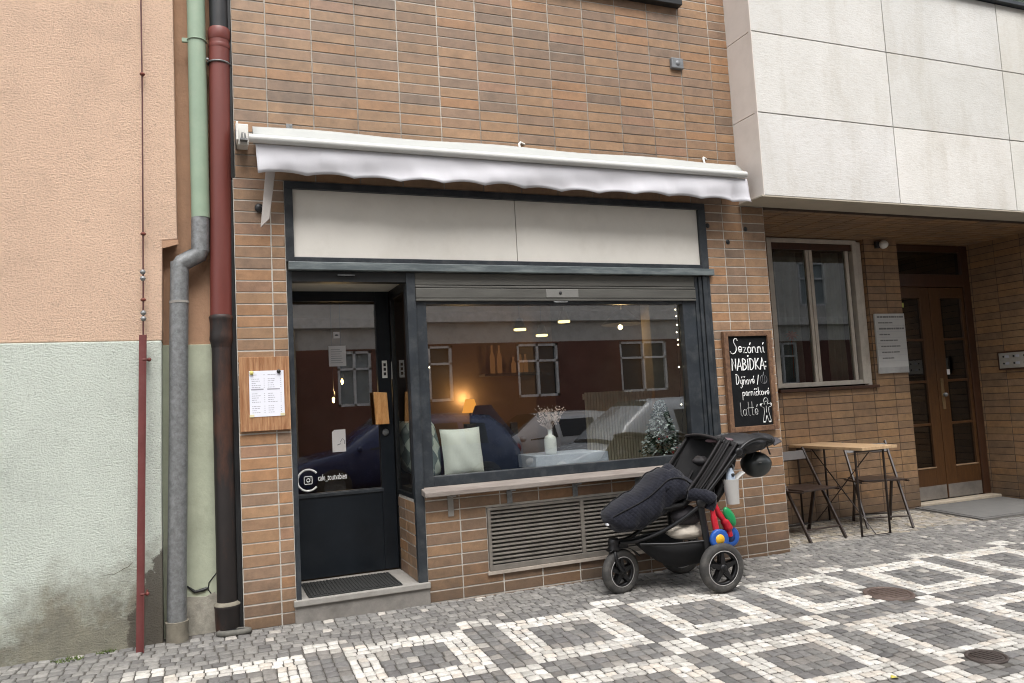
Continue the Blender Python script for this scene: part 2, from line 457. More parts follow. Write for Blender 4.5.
# joint bed / rest of the pavement
g = G()
g.add([(x, y, gz(x, y) - .0055) for x, y in ((-14, -5.25), (24, -5.25), (24, 1.3), (-14, 1.3))], [(0, 1, 2, 3)])
struct(g.build('pavement_bed', M_joint))
ZR = gz(4, -5.25) - .13
kb = G(); kb.box(-14, 24, -5.40, -5.25, -1.2, gz(0, -5.25) - .02)
kb.box(-14, 24, -10.35, -10.2, -1.2, ZR + .12)
struct(kb.build('kerb', mat('granite_kerb', (.30, .29, .28), .8, var=.15, scale=30), bevel=.01))
g = G(); g.add([(-150, -150, ZR), (150, -150, ZR), (150, -5.39, ZR), (-150, -5.39, ZR)], [(0, 1, 2, 3)])
struct(g.build('road', M_asph))
g = G(); g.add([(-150, 1.25, -.06), (150, 1.25, -.06), (150, 150, -.06), (-150, 150, -.06)], [(0, 1, 2, 3)])
g.add([(-150, -5.39, ZR-.003), (-14, -5.39, ZR-.003), (-14, 1.25, -.06), (-150, 1.25, -.06)], [(0, 1, 2, 3)])
g.add([(24, -5.39, ZR-.003), (150, -5.39, ZR-.003), (150, 1.25, -.06), (24, 1.25, -.06)], [(0, 1, 2, 3)])
struct(g.build('ground', M_asph))
g = G(); g.add([(-40, -12, ZR + .12), (60, -12, ZR + .12), (60, -10.3, ZR + .12), (-40, -10.3, ZR + .12)], [(0, 1, 2, 3)])
struct(g.build('far_pavement', mat('far_paving', (.24, .23, .22), .85, var=.25, scale=12)))

# manholes
def manhole(name, c, r, label, col):
    z = gz(*c); t = thing(name, (c[0], c[1], z), label, 'manhole cover')
    m = mat(name + '_iron', col, .6, .3, var=.3, scale=30, grime=(.05, .035, .03), gscale=14, gamt=.6, bump=.003, bscale=60)
    g = G(); tilt = Matrix.Rotation(math.atan(SY), 3, 'X')
    def place(g):
        g.v = [tuple(tilt @ Vector(p) ) for p in g.v]; return g
    g.lathe([(0, .002), (.80, .002), (.81, -.003), (.84, -.003), (.845, .003), (.98, .003), (1, 0), (1, -.02)], n=40)
    g.v = [(x * r[0], y * r[1], zz) for x, y, zz in g.v]; place(g).build('rim', m, t, local=True)
    g = G()
    for k in range(-3, 4):
        w = .62 * math.sqrt(max(.05, 1 - (k / 4) ** 2)); g.box(-w * r[0], w * r[0], (k * .2 - .035) * r[1], (k * .2 + .035) * r[1], .0022, .006)
    place(g).build('cover_plate', m, t, local=True, bevel=.001)
    return t
manhole('manhole_cover', M1C, M1R, 'reddish brown round iron cover between white paving frames, the larger one', (.13, .095, .08))
manhole('water_valve_cover', M2C, M2R, 'small dark round iron cover near the bottom corner of the paving', (.07, .055, .048))

# ================================================================ CAFE BUILDING
B = thing('cafe_building', (0, 0, 0), 'brown tiled cafe building with steel shopfront and wavy awning above', 'building')
def tone_front(u, v):
    k = 1.0 + .08 * math.sin(u * 1.3 + v * 2.1)
    r = 1.0; 
    if u < 1.2 and v > 2.8: k *= .92; r = .97
    if u > 2 and v > 2.8: r = 1.0; k *= .97
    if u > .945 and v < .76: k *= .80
    return (k * r, k, k / r)
def mort_pick(): return M_mortar
g = G()
UPW = (1.9, 3.27, 4.53, 6.0)
for (x0, x1, z0, z1, hs) in ((-.212, 3.76, 2.84, 7.2, [UPW]),):
    tiles(g, (x0, 0, z0), (1, 0, 0), (0, 0, 1), [x - x0 for x in cols(x0, x1)], [z - z0 for z in rows(z0, z1)],
          [(h[0] - x0, h[1] - x0, h[2] - z0, h[3] - z0) for h in hs], tone=lambda u, v: tone_front(u + x0, v + z0))
g.build('upper_wall', [M_mortar, M_tile], B, fix=False)
g = G()
g.m = 0
SHOP = (.09, 3.40, .75, 2.84)
x0, z0 = -.226, -.06
us = [x - x0 for x in cols(-.226, 3.40)] + [3.575 - x0, 3.77 - x0, 4.0 - x0]
tiles(g, (x0, 0, z0), (1, 0, 0), (0, 0, 1), us, [z - z0 for z in rows(z0, 2.84)],
      [(.09 - x0, 3.40 - x0, .75 - z0, 9), (.09 - x0, .945 - x0, -1, 1), (1.385 - x0, 2.87 - x0, .150 - z0, .585 - z0)], tone=lambda u, v: tone_front(u + x0, v + z0))
# wall return of pier and the sides of door recess
tiles(g, (4.0, 0.0, -.06), (0, 1, 0), (0, 0, 1), [.002, .30, .60, .90], [z + .06 for z in rows(-.06, 2.84)])
tiles(g, (.95, .05, .14), (0, 1, 0), (0, 0, 1), [0, .25, .55 - .05 + .1], [z - .14 for z in rows(.14, .69)], thick=-.0, pal=PAL)
g.build('lower_wall', [M_mortar_light, M_tile], B, fix=False)
# recess brick cheek under the sidelight (faces -X)
g = G()
tiles(g, (.885, .56, .14), (0, -1, 0), (0, 0, 1), [0, .28, .53], [z - .14 for z in rows(.14, .69)], thick=.05)
g.build('recess_cheek', [M_mortar_light, M_tile], B, fix=False)
boxo('side_wall', M_conc, B, -.2, -.1, .102, 6, -.1, 9, bevel=0)
boxo('pier_core', M_conc, B, -.2, .09, .1, .2, -.1, 2.84); boxo('recess_wall', M_conc, B, .03, .088, .201, .56, -.1, 2.84); boxo('top_wall', M_conc, B, -.2, 3.76, .0, .3, 7.2, 14); boxo('gap_shade_strip', M_dark, B, -.258, -.2275, .012, .10, -.02, 2.83); boxo('gap_shade_strip', M_dark, B, -.245, -.2135, .012, .10, 2.84, 7)  # black strips stand in for the shade in the gap by the red pipe
# upper window
w = boxo('upper_window', M_dark, B, UPW[0], UPW[1], .04, .09, UPW[2], UPW[3])
boxo('window_pane', M_glass2, w, UPW[0] + .07, UPW[1] - .07, .02, .032, UPW[2] + .07, UPW[3] - .05, bevel=0)
boxo('window_sill', M_dark, w, UPW[0] - .03, UPW[1] + .02, -.07, .04, UPW[2] - .045, UPW[2] - .002, bevel=.004)

# sign fascia panel
f = G(); f.box(.09, 3.40, -.012, .05, 2.790, 2.838); f.box(.09, .143, -.012, .05, 2.30, 2.790); f.box(3.332, 3.40, -.012, .05, 2.30, 2.790); f.box(.143, 3.332, -.010, .05, 2.297, 2.334)
f.build('fascia_frame', M_steel, B, bevel=.003)
g = G(); g.box(.143, 1.7285, .012, .03, 2.334, 2.79); g.box(1.7335, 3.332, .012, .03, 2.334, 2.79); g.build('fascia_panel', M_panel, B, bevel=.001)
boxo('fascia_backing', M_dark, B, .095, 3.395, .031, .06, 2.30, 2.835, bevel=0)
boxo('rail', M_rail, B, .10, 3.425, -.045, .05, 2.242, 2.296, bevel=.004)
# posts
boxo('door_post', M_steel, B, .092, .122, -.004, .07, .135, 2.24)
g = G(); g.box(.883, .945, -.008, .05, .140, 2.235); g.build('middle_post', M_steel, B, bevel=.003)
g = G(); g.box(3.255, 3.285, .0, .06, .765, 2.235); g.box(3.288, 3.318, -.012, .05, .765, 2.235); g.box(3.324, 3.362, -.02, .05, .765, 2.24); g.box(3.368, 3.398, -.01, .05, .765, 2.24)
g.build('corner_post', M_steel, B, bevel=.003)
# shutter
sh = G(); sh.box(.947, 3.253, .0, .04, 2.155, 2.240); sh.box(.947, 3.253, -.006, .03, 2.135, 2.150); sh.box(.947, 3.253, -.010, .02, 2.062, 2.130); sh.box(.947, 3.253, -.014, .02, 2.040, 2.057)
so = sh.build('roller_shutter', M_shut, B, bevel=.003); boxo('shutter_light_block', M_dark, so, .947, 3.253, .046, .078, 2.062, 2.24, bevel=0)  # unseen backing board added to stop room light leaking through the shutter gaps
g = G(); g.box(1.935, 2.20, -.0125, -.009, 2.066, 2.127); g.build('lock_plate', mat('bare_plate', (.24, .235, .22), .5, .4, var=.1), so, bevel=.001)
g = G(); g.lathe([(0, -.016), (.012, -.016), (.013, -.012)], (2.05, 0, 2.10), 'y', 12); g.build('keyhole', M_black, so)
g = G(); g.tube([(1.99, -.02, 2.035), (2.0, -.03, 2.028), (2.09, -.03, 2.028), (2.10, -.02, 2.035)], .005, 6); g.build('pull_handle', M_galv, so)
# display window
wf = G(); wf.box(.945, 1.022, .01, .075, .762, 2.06); wf.box(3.135, 3.255, .01, .075, .762, 2.06); wf.box(1.022, 3.135, .01, .075, .762, .832); wf.box(1.022, 3.135, .012, .07, 2.018, 2.06)
win = wf.build('display_window', M_steel, B, bevel=.004)
boxo('window_pane', M_glass, win, 1.022, 3.135, .052, .06, .832, 2.018, bevel=0)
g = G()
g.hexa([(.925, -.105, .705), (3.40, -.105, .705), (3.40, .012, .715), (.925, .012, .715), (.925, -.105, .740), (3.40, -.105, .740), (3.40, .012, .762), (.925, .012, .762)])
g.box(.945, 3.4, .0, .09, .752, .7625)
sl = g.build('window_sill', M_sill, B, bevel=.006)
for i, (x, zb, mm) in enumerate(((1.125, .555, M_conc_l), (1.56, .60, M_galv), (2.075, .60, M_galv), (2.6, .60, M_galv))):
    g = G(); g.box(x - .02, x + .02, -.013, -.007, zb, .70); g.box(x - .02, x + .02, -.085, -.013, .692, .703); g.build('bracket', mm, sl, bevel=.001)
# ventilation grille
gr = G(); gr.box(1.387, 2.868, -.016, .03, .152, .19); gr.box(1.387, 2.868, -.016, .03, .565, .583); gr.box(1.387, 1.41, -.016, .03, .19, .565); gr.box(2.845, 2.868, -.016, .03, .19, .565); gr.box(2.105, 2.135, -.016, .03, .19, .565)
gr = gr.build('vent_grille', M_grill, B, bevel=.002)
s_ = G()
for k in range(13):
    z = .200 + k * .0283
    for a, b in ((1.412, 2.103), (2.137, 2.843)):
        s_.hexa([(a, -.012, z), (b, -.012, z), (b, .014, z + .016), (a, .014, z + .016), (a, -.012, z + .0085), (b, -.012, z + .0085), (b, .014, z + .020), (a, .014, z + .020)])
s_.build('slat', M_grill, gr)
boxo('grille_cavity', M_dark, gr, 1.39, 2.865, .032, .05, .155, .58, bevel=0)
boxo('grille_sill', mat('mortar_ledge', (.36, .31, .26), .9, var=.2, scale=20), gr, 1.37, 2.89, -.022, .0, .128, .151)

# ---- door recess
dz = .14
g = G(); g.box(.072, .958, -.028, .56, .100, .140); g.box(.09, .945, .0, .56, -.1, .10)
st = g.build('entrance_step', M_conc_l, B, bevel=.006)
g = G(); g.box(.078, .955, -.014, .0, -.12, .0995); g.build('riser', M_conc, st, bevel=.003)
boxo('recess_ceiling', mat('pale_soffit', (.60, .57, .50), .7, var=.05), B, .10, .93, .07, .56, 2.19, 2.215)
boxo('header', M_dark, B, .10, .945, -.002, .07, 2.17, 2.241)
g = G(); g.tube([(.42, -.01, 2.215), (.42, -.02, 2.213), (.53, -.02, 2.213), (.53, -.01, 2.215)], .004, 6); g.build('shutter_catch', M_galv, B)
boxo('recess_side', M_dark, B, .09, .104, .07, .56, .14, 2.2)
# sidelight
sf = G(); sf.box(.88, .91, .05, .075, .69, 2.2); sf.box(.88, .91, .49, .56, .14, 2.19); sf.box(.88, .91, .075, .49, .69, .72); sf.box(.88, .91, .075, .49, 2.12, 2.19)
sf = sf.build('sidelight', M_dark, B, bevel=.002)
boxo('sidelight_pane', M_glass, sf, .892, .898, .075, .49, .72, 2.12, bevel=0)
g = G(); g.box(.878, .8802, .512, .538, 1.53, 1.66); sw = g.build('switch_plate', M_white, sf, bevel=.001)
# door
door = G(); door.box(.105, .158, .53, .57, .15, 2.19); door.box(.775, .877, .53, .57, .15, 2.19); door.box(.158, .775, .53, .57, 2.115, 2.19); door.box(.158, .775, .532, .568, .15, .742)
door = door.build('door', mat('door_paint', (.0075, .0105, .0145), .4, var=.35, scale=2.2, bump=.0003, grime=(.025, .03, .035), gscale=3, gamt=.35, Specular_IOR_Level=.3), B, bevel=.003)
boxo('door_pane', M_glass, door, .158, .775, .546, .552, .742, 2.115, bevel=0)
boxo('pane_rail', M_steel, door, .15, .785, .524, .531, .712, .736)
hd = G(); hd.hexa([(.735, .47, 1.20), (.835, .47, 1.20), (.835, .50, 1.20), (.735, .50, 1.20), (.725, .47, 1.44), (.825, .47, 1.43), (.825, .50, 1.43), (.725, .50, 1.44)])
hd = hd.build('door_handle', wood('handle_wood', (.42, .18, .05), (.60, .32, .12), .5, (6, 1, 1), 6), door, bevel=.004)
for z in (1.25, 1.40): g = G(); g.tube([(.79, .50, z), (.79, .532, z)], .008, 8); g.build('standoff', M_galv, hd)
g = G(); g.lathe([(0, -.012), (.022, -.012), (.026, 0)], (.815, .53, 1.14), 'y', 18); g.build('lock', M_galv, door)
g = G(); g.box(.808, .846, .525, .531, 1.54, 1.67); sp = g.build('switch_panel', M_white, door, bevel=.001)
g = G()
for k in range(3): g.box(.818, .836, .521, .5255, 1.56 + k * .034, 1.582 + k * .034)
g.build('switch_button', M_black, sp, bevel=.001)
# notices and lettering on the door glass
p = G(); p.box(.424, .548, .5435, .5448, 1.64, 1.79); p = p.build('door_notice', M_paper, door)
g = G()
for k in range(7): g.box(.44, .44 + U(.06, .09), .5428, .5436, 1.76 - k * .016, 1.764 - k * .016)
g.build('notice_lines', M_inkl, p)
p = G(); p.prism([(.428, .5448, 1.02), (.524, .5448, 1.02), (.524, .5448, 1.18), (.445, .5448, 1.18), (.428, .5448, 1.165)], (0, -.0012, 0)); p = p.build('paper_note', mat('note_paper', (.55, .53, .52), .7, var=.06), door)
g = G(); g.tube([(.485, .543, 1.09), (.50, .543, 1.115), (.515, .543, 1.10), (.515, .543, 1.075)], .002, 5); g.tube([(.462, .543, 1.07), (.488, .543, 1.078)], .002, 5); g.build('note_writing', M_ink, p)
p = boxo('small_sticker', M_paper, door, .462, .508, .5436, .5449, 1.845, 1.892)
g = G(); g.ball((.485, .543, 1.868), (.014, .001, .006)); g.build('sticker_mark', M_ink, p)
lt = G(); cx, cz = .250, .835
arc = [(cx + .075 * math.cos(a), .543, cz + .075 * math.sin(a)) for a in [rad(40 + k * 280 / 26) for k in range(27)]]
lt.tube(arc, .0075, 6)
def rr(cx, cz, h, r, n=5): 
    o = []
    for qx, qz, a0 in ((1, 1, 0), (-1, 1, 90), (-1, -1, 180), (1, -1, 270)):
        for k in range(n): a = rad(a0 + 90 * k / (n - 1)); o.append((cx + qx * (h - r) + r * math.cos(a), .543, cz + qz * (h - r) + r * math.sin(a)))
    return o
lt.tube(rr(cx, cz, .027, .009), .0038, 6, close=True)
lt.tube([(cx + .012 * math.cos(a), .543, cz + .012 * math.sin(a)) for a in [2 * math.pi * k / 14 for k in range(14)]], .0036, 6, close=True)
lt.ball((cx + .016, .543, cz + .016), .003, 6, 4)
lt.build('door_logo', M_chalk, door)
text('cafe_toutvabien', .062, M_chalk, 'door_lettering', door, (.318, .5432, .826), sx=.52, bold=.0002)
# doormat
dm = thing('doormat', (.45, .2, .14), 'black ribbed doormat lying on the cafe doorstep', 'doormat')
g = G(); g.box(.165, .772, .0, .44, .1405, .1485); g.build('mat_base', M_rubber if 0 else mat('mat_rubber', (.016, .017, .016), .8, var=.3), dm, bevel=.003)
g = G()
for k in range(27): x = .18 + k * .0222; g.box(x, x + .011, .015, .425, .1488, .153)
g.build('mat_ribs', mat('mat_fibre', (.019, .019, .018), .95, var=.4, scale=60, bump=.002, bscale=300), dm)
g = G(); g.box(-.05, 4.95, .8, 5.2, -.06, -.01); 

# ---- cafe room
M_in = mat('interior_plaster', (.13, .085, .05), .85, var=.12, scale=2)
M_ind = mat('interior_dark', (.035, .025, .018), .8, var=.2, scale=2)
boxo('room_floor', M_ind, B, .13, 3.76, .6, 5.5, .02, .10, bevel=0)
boxo('room_ceiling', mat('interior_ceiling', (.16, .14, .12), .9), B, .13, 3.95, .08, 5.5, 2.6, 2.7, bevel=0)
boxo('room_back_wall', M_in, B, -.1, 3.95, 4.0, 4.1, -.05, 2.6, bevel=0)
boxo('room_partition', M_ind, B, 3.83, 3.95, .9, 4.0, .0, 2.6, bevel=0)
boxo('room_pier', mat('cream_plaster', (.42, .34, .24), .85), B, 3.35, 3.9, .85, 1.0, .0, 2.6, bevel=0)
boxo('room_left_wall', M_ind, B, -.09, .03, .6, 4.0, .0, 2.6, bevel=0)
boxo('window_seat', M_ind, B, .93, 3.34, .10, .55, .12, .74)
boxo('room_pillar', M_in, B, 1.55, 1.75, 2.6, 2.8, .1, 2.6, bevel=0)

# ================================================================ LEFT STUCCO BUILDING
def stucco(name, col, dark, stain=False):
    s = N(name)
    n1 = s.noise(75, 6, .78, stretch=(.8, 1, 1.2)); n2 = s.noise(1.5, 5, .65)
    c = s.mix(s.ramp(n2, .35, .7), tuple(x * .92 for x in col), tuple(min(1, x * 1.05) for x in col))
    c = s.mix(s.math('MULTIPLY', s.ramp(n1, .34, .48, (1, 1, 1, 1), (0, 0, 0, 1)), .52), c, dark)
    n3 = s.noise(7, 6, .8)
    c = s.mix(s.math('MULTIPLY', s.ramp(n3, .60, .76), .5), c, tuple(x * .7 for x in dark))
    c = s.mix(s.math('MULTIPLY', s.ramp(s.noise(2.6, 6, .8), .52, .74), .35), c, tuple(x * .62 for x in col))
    if stain:
        sep = s.n('ShaderNodeSeparateXYZ'); s.l(s.obj(), sep.inputs[0]); X, Z = sep.outputs[0], sep.outputs[2]
        nn = s.noise(2.2, 7, .75); lim = s.math('ADD', s.math('MULTIPLY', nn, 1.3), -.20)
        xx = s.math('MULTIPLY', s.math('ADD', X, 1.6), .22); lim = s.math('ADD', lim, s.math('MINIMUM', xx, .25))
        k = s.ramp(s.math('SUBTRACT', lim, Z), .02, .42)
        dc = s.mix(s.ramp(s.noise(6, 6, .8), .3, .7), (.30, .27, .19), (.13, .115, .085))
        c = s.mix(s.math('MULTIPLY', k, .88), c, dc)
        # damp bare render by the pipe
        nb = s.noise(5, 7, .8); px = s.math('ADD', s.math('MULTIPLY', s.math('ADD', X, .66), 1.9), .62)
        lim2 = s.math('ADD', s.math('MULTIPLY', nb, .6), s.math('ADD', px, -.34))
        k2 = s.ramp(s.math('SUBTRACT', lim2, Z), .0, .03)
        inx = s.ramp(s.math('ADD', s.math('ADD', X, 1.0), s.math('MULTIPLY', s.math('SUBTRACT', nb, .5), .12)), .128, .142); 
        c = s.mix(s.math('MULTIPLY', s.math('MULTIPLY', k2, inx), .9), c, (.105, .09, .07))
    s.bsdf(c, .93, 0, n1, .020, 1.0); return s.m
M_pink = stucco('pink_stucco', (.81, .57, .415), (.30, .18, .125))
M_green = stucco('green_stucco', (.72, .775, .69), (.33, .36, .29), True)
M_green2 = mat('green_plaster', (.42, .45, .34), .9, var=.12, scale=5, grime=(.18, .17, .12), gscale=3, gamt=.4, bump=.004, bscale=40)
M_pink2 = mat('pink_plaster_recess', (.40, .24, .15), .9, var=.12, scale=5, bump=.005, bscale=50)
L = thing('stucco_building', (-1, 0, 0), 'peach and pale green stucco house with drainpipes at its corner', 'building')
def wall_poly(pts, y, d): return [(x, y, z) for x, z in pts]
g = G(); g.prism(wall_poly([(-9, 1.80), (-.655, 1.80), (-.645, 2.42), (-.56, 2.43), (-.553, 9), (-9, 9)], 0, 0), (0, .30, 0)); 
up = g.build('upper_wall', M_pink, L, bevel=.006)
g = G(); g.hexa([(-.647, .0, 2.37), (-.553, .0, 2.40), (-.553, .05, 2.42), (-.647, .05, 2.42), (-.645, .0, 2.419), (-.556, .0, 2.429), (-.556, .05, 2.429), (-.645, .05, 2.419)])
g.build('broken_corner', M_pink2, L)
g = G(); g.prism(wall_poly([(-9, -.1), (-.678, -.1), (-.672, .9), (-.657, 1.798), (-9, 1.798)], -.012, 0), (0, .30, 0)); g.build('plinth', M_green, L, bevel=.008)
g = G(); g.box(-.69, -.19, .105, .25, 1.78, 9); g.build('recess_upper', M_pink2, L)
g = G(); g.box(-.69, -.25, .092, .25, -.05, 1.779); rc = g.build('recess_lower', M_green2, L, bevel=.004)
g = G(); g.prism([(-.56, .092, -.05), (-.33, .092, -.05), (-.335, .092, .17), (-.39, .092, .24), (-.44, .092, .22), (-.56, .092, .235)], (0, -.012, 0)); g.build('cement_patch', mat('crumbling_cement', (.33, .31, .26), .95, var=.3, scale=12, bump=.012, bscale=22), rc)
g = G(); g.tube([(-.33, .09, .42), (-.37, .09, .36), (-.42, .09, .30), (-.425, .09, .26), (-.40, .09, .22)], .0035, 4); g.tube([(-.55, .09, .30), (-.50, .089, .255), (-.45, .089, .262), (-.425, .09, .27)], [.004, .010, .012, .006], 5)
g.build('crack', M_dark, rc)
g = G(); pts = [(-.99, .435), (-.95, .44), (-.93, .437), (-.90, .45), (-.88, .462), (-.86, .468), (-.84, .485), (-.825, .505)]; g.tube([(x, -.0115, z) for x, z in pts], [.001, .002, .0022, .0018, .0024, .002, .0016, .0008], 4); g.build('wall_crack', mat('crack_dirt', (.10, .085, .06), .95), L)

# downpipes
dp = thing('grey_downpipe', (-.6, .03, 0), 'grey galvanised downpipe with green painted top and a bend', 'downpipe')
M_greenp = mat('green_pipe_paint', (.26, .345, .25), .45, var=.06, scale=5, grime=(.35, .40, .30), gscale=9, gamt=.4)
yc = .02
g = G(); g.tube([(-.421, yc, 2.575), (-.422, yc, 4.0), (-.421, yc, 9)], .055, 20); g.build('green_pipe', M_greenp, dp)
g = G(); g.tube([(-.423, yc, 2.574), (-.428, yc, 2.36)], .0535, 20); g.tube([(-.428, yc, 2.375), (-.432, yc, 2.345), (-.535, yc, 2.285), (-.550, yc, 2.255)], .0535, 20); g.tube([(-.549, yc, 2.29), (-.556, yc, 2.03)], .0535, 20)
g.build('pipe_bend', M_galv, dp)
g = G(); g.tube([(-.556, yc, 2.05), (-.575, yc, 1.2), (-.594, yc, .48), (-.603, yc, .115)], .0545, 20); g.build('lower_pipe', M_galv, dp)
g = G(); g.tube([(-.5555, yc, 2.03), (-.556, yc, 2.045)], .0575, 20); g.build('pipe_collar', M_conc_l, dp)
g = G(); g.tube([(-.602, yc, -.02), (-.602, yc, .06), (-.602, yc, .085), (-.602, yc, .115)], [.064, .062, .064, .068], 20); g.build('foot_sleeve', mat('mortar_sleeve', (.20, .18, .14), .95, var=.3, scale=12, bump=.004), dp)
g = G(); g.tube([(-.421 + .058 * math.cos(a), yc + .058 * math.sin(a), 3.735) for a in [2 * math.pi * k / 16 for k in range(16)]], .004, 6, close=True); g.box(-.51, -.47, yc - .01, yc + .01, 3.72, 3.745); g.build('clamp', M_greenp, dp)
dp = thing('red_downpipe', (-.3, .05, 0), 'red downpipe with a rusty dark iron lower section beside brown tiles', 'downpipe')
M_red = mat('red_pipe_paint', (.155, .034, .025), .48, var=.16, scale=4, grime=(.10, .035, .03), gscale=2.5, gamt=.5, stretch=(1, 1, .25))
M_iron = mat('rusty_iron_pipe', (.022, .018, .017), .55, .3, var=.45, scale=5, grime=(.15, .055, .028), gscale=3.2, gamt=.9, stretch=(1, 1, .3))
yr = .03
g = G(); g.tube([(-.285, yr, 3.78), (-.300, yr, 2.69), (-.314, yr, 1.945)], .065, 20); g.build('red_pipe', M_red, dp)
g = G(); g.tube([(-.285, yr, 3.755), (-.285, yr, 3.77), (-.285, yr, 3.82), (-.285, yr, 3.835)], [.066, .071, .071, .066], 20); g.tube([(-.285, yr, 3.70), (-.285, yr, 3.715), (-.285, yr, 3.73)], [.066, .069, .066], 20); g.build('pipe_socket', M_red, dp)
g = G(); g.tube([(-.285, yr, 3.80), (-.282, yr, 9)], .058, 20); g.build('black_pipe', M_black, dp)
g = G(); g.tube([(-.315, yr, 1.93), (-.316, yr, 1.3), (-.317, yr, .17)], .060, 20); g.build('iron_pipe', M_iron, dp)
g = G(); g.tube([(-.314, yr, 1.955), (-.314, yr, 1.94), (-.314, yr, 1.925), (-.315, yr, 1.90), (-.315, yr, 1.83), (-.315, yr, 1.80), (-.315, yr, 1.785), (-.315, yr, 1.75)], [.066, .075, .071, .067, .069, .072, .067, .061], 20); g.build('iron_collar', M_iron, dp)
g = G(); g.tube([(-.318, yr, .18), (-.318, yr, .165), (-.318, yr, .15), (-.318, yr, .02)], [.064, .078, .074, .070], 20); g.build('iron_foot', M_iron, dp)
g = G(); g.tube([(-.318, yr, .188), (-.318, yr, .176), (-.318, yr, .168)], [.062, .077, .079], 20); g.build('mortar_ring', MC['mortar_sleeve'], dp)
g = G(); g.tube([(-.29 + .069 * math.cos(a), yr + .069 * math.sin(a), 3.60) for a in [2 * math.pi * k / 16 for k in range(16)]], .006, 6, close=True); g.ball((-.360, yr - .05, 3.605), .010); g.build('clamp', M_galv, dp)
dc = thing('drain_gully', (-.285, -.03, 0), 'oval worn stone gully ring at the foot of the iron downpipe', 'drain')
ring = [(-.285 + .085 * math.cos(a), -.035 + .028 * math.sin(a) + (.085 * math.cos(a)) * -.1, .012) for a in [2 * math.pi * k / 20 for k in range(20)]]
g = G(); g.tube(ring, .020, 8, close=True); g.build('gully_ring', mat('worn_iron', (.11, .105, .09), .8, var=.3, scale=20, bump=.003), dc)
g = G(); g.ball((-.285, -.037, .026), (.070, .014, .004)); g.build('gully_hole', M_dark, dc)
# lightning conductor
lc = thing('lightning_conductor', (-.76, -.03, 0), 'thin dark red lightning wire with clamps and a red angle guard at its foot', 'wire')
g = G(); g.tube([(-.733, -.035, 9), (-.741, -.035, 3.3), (-.752, -.035, 2.2), (-.757, -.035, 1.83)], .0045, 6); g.build('wire', mat('red_wire', (.10, .03, .03), .5, var=.2), lc)
for z, x in ((3.457, -.739), (2.45, -.748), (1.995 + .05, -.7535)):
    g = G(); g.ball((x, -.035, z), (.016, .014, .011)); g.tube([(x, -.035, z), (x, .01, z)], .005, 6); g.build('wire_holder', mat('rusty_clamp', (.16, .035, .02), .6, var=.3, scale=20), lc)
for z in (2.215, 2.175, 2.005 - .04, 1.93):
    g = G(); g.ball((-.754, -.038, z), (.017, .012, .010)); g.lathe([(.005, -.015), (.012, -.012), (.012, .012), (.005, .015)], (-.754, -.036, z), n=10); g.build('screw_clamp', M_galv, lc)
g = G(); 
def lean(z): return -.757 - (1.83 - z) * .020, -.055 - (1.83 - z) * .036
for (dx0, dx1, dy0, dy1) in ((-.021, .021, -.004, 0.0), (.017, .021, -.004, -.028)):
    x0, y0 = lean(1.83); x1, y1 = lean(.0)
    g.hexa([(x1 + dx0, y1 + min(dy0, dy1), .0), (x1 + dx1, y1 + min(dy0, dy1), .0), (x1 + dx1, y1 + max(dy0, dy1), .0), (x1 + dx0, y1 + max(dy0, dy1), .0),
            (x0 + dx0, y0 + min(dy0, dy1), 1.83), (x0 + dx1, y0 + min(dy0, dy1), 1.83), (x0 + dx1, y0 + max(dy0, dy1), 1.83), (x0 + dx0, y0 + max(dy0, dy1), 1.83)])
g.build('angle_guard', mat('guard_red', (.135, .032, .030), .55, var=.15, scale=7, grime=(.20, .09, .08), gscale=9, gamt=.4), lc, bevel=.001)
for z in (1.68, .32):
    g = G(); x, y = lean(z); g.tube([(x, y, z), (x + .03, y, z)], .008, 8); g.ball((x + .035, y, z), .012); g.tube([(x + .03, y, z), (x + .03, .01, z)], .006, 6); g.build('guard_holder', M_red, lc)
# weeds
random.seed(3)
for i, (cx, cy, w, lb) in enumerate(((-1.17, -.075, .085, 'low tuft of green grass by the plinth, the larger one'), (-.98, -.03, .05, 'sparse little weed in the paving joints below the damp stain'))):
    t = thing('grass_tuft', (cx, cy, gz(cx, cy)), lb, 'weed', 'weeds at the foot of the stucco wall')
    g = G()
    for k in range(90 if i == 0 else 45):
        a, r = U(0, 6.28), U(0, 1) ** .5; x, y = cx + math.cos(a) * r * w, cy + math.sin(a) * r * w * .45; h = U(.008, .028); dx, dy = U(-.018, .018), U(-.018, .01)
        z = gz(x, y); g.add([(x - .0015, y, z - .004), (x + .0015, y, z - .004), (x + dx, y + dy, z + h)], [(0, 1, 2)])
        g.add([(x - .004, y, z), (x + .003, y - .003, z + .001), (x + dx * .8 + .003, y + dy - .004, z + h * .4), (x + dx * .7 - .002, y + dy, z + h * .45)], [(0, 1, 2, 3)])
    g.build('blades', mat('weed_green', (.10, .14, .035), .8, var=.4, scale=60), t)
random.seed(11)
# ================================================================ CORNER BUILDING (white overhang + brick porch)
R = thing('apartment_building', (6, 0, 0), 'apartment house with white stone clad overhang above a brick entrance porch', 'building')
def cladmat():
    s = N('stone_cladding'); at_ = s.n('ShaderNodeAttribute'); at_.attribute_name = 'tint'; n1 = s.noise(60, 5, .75, stretch=(.35, .35, 1.6)); n2 = s.noise(1.1, 5, .7); n3 = s.noise(2.2, 5, .7, stretch=(1.5, 1.5, .3))
    c = s.mix(s.ramp(n2, .3, .7), (.60, .59, .555), (.72, .71, .68))
    c = s.mix(s.math('MULTIPLY', s.ramp(n3, .50, .74), .5), c, (.46, .42, .35))
    c = s.mix(s.math('MULTIPLY', s.ramp(n1, .5, .60), .22), c, (.46, .41, .34))
    c = s.mix(1.0, c, at_.outputs['Color'], 'MULTIPLY')
    s.bsdf(c, .85, 0, n1, .0028, .9); return s.m
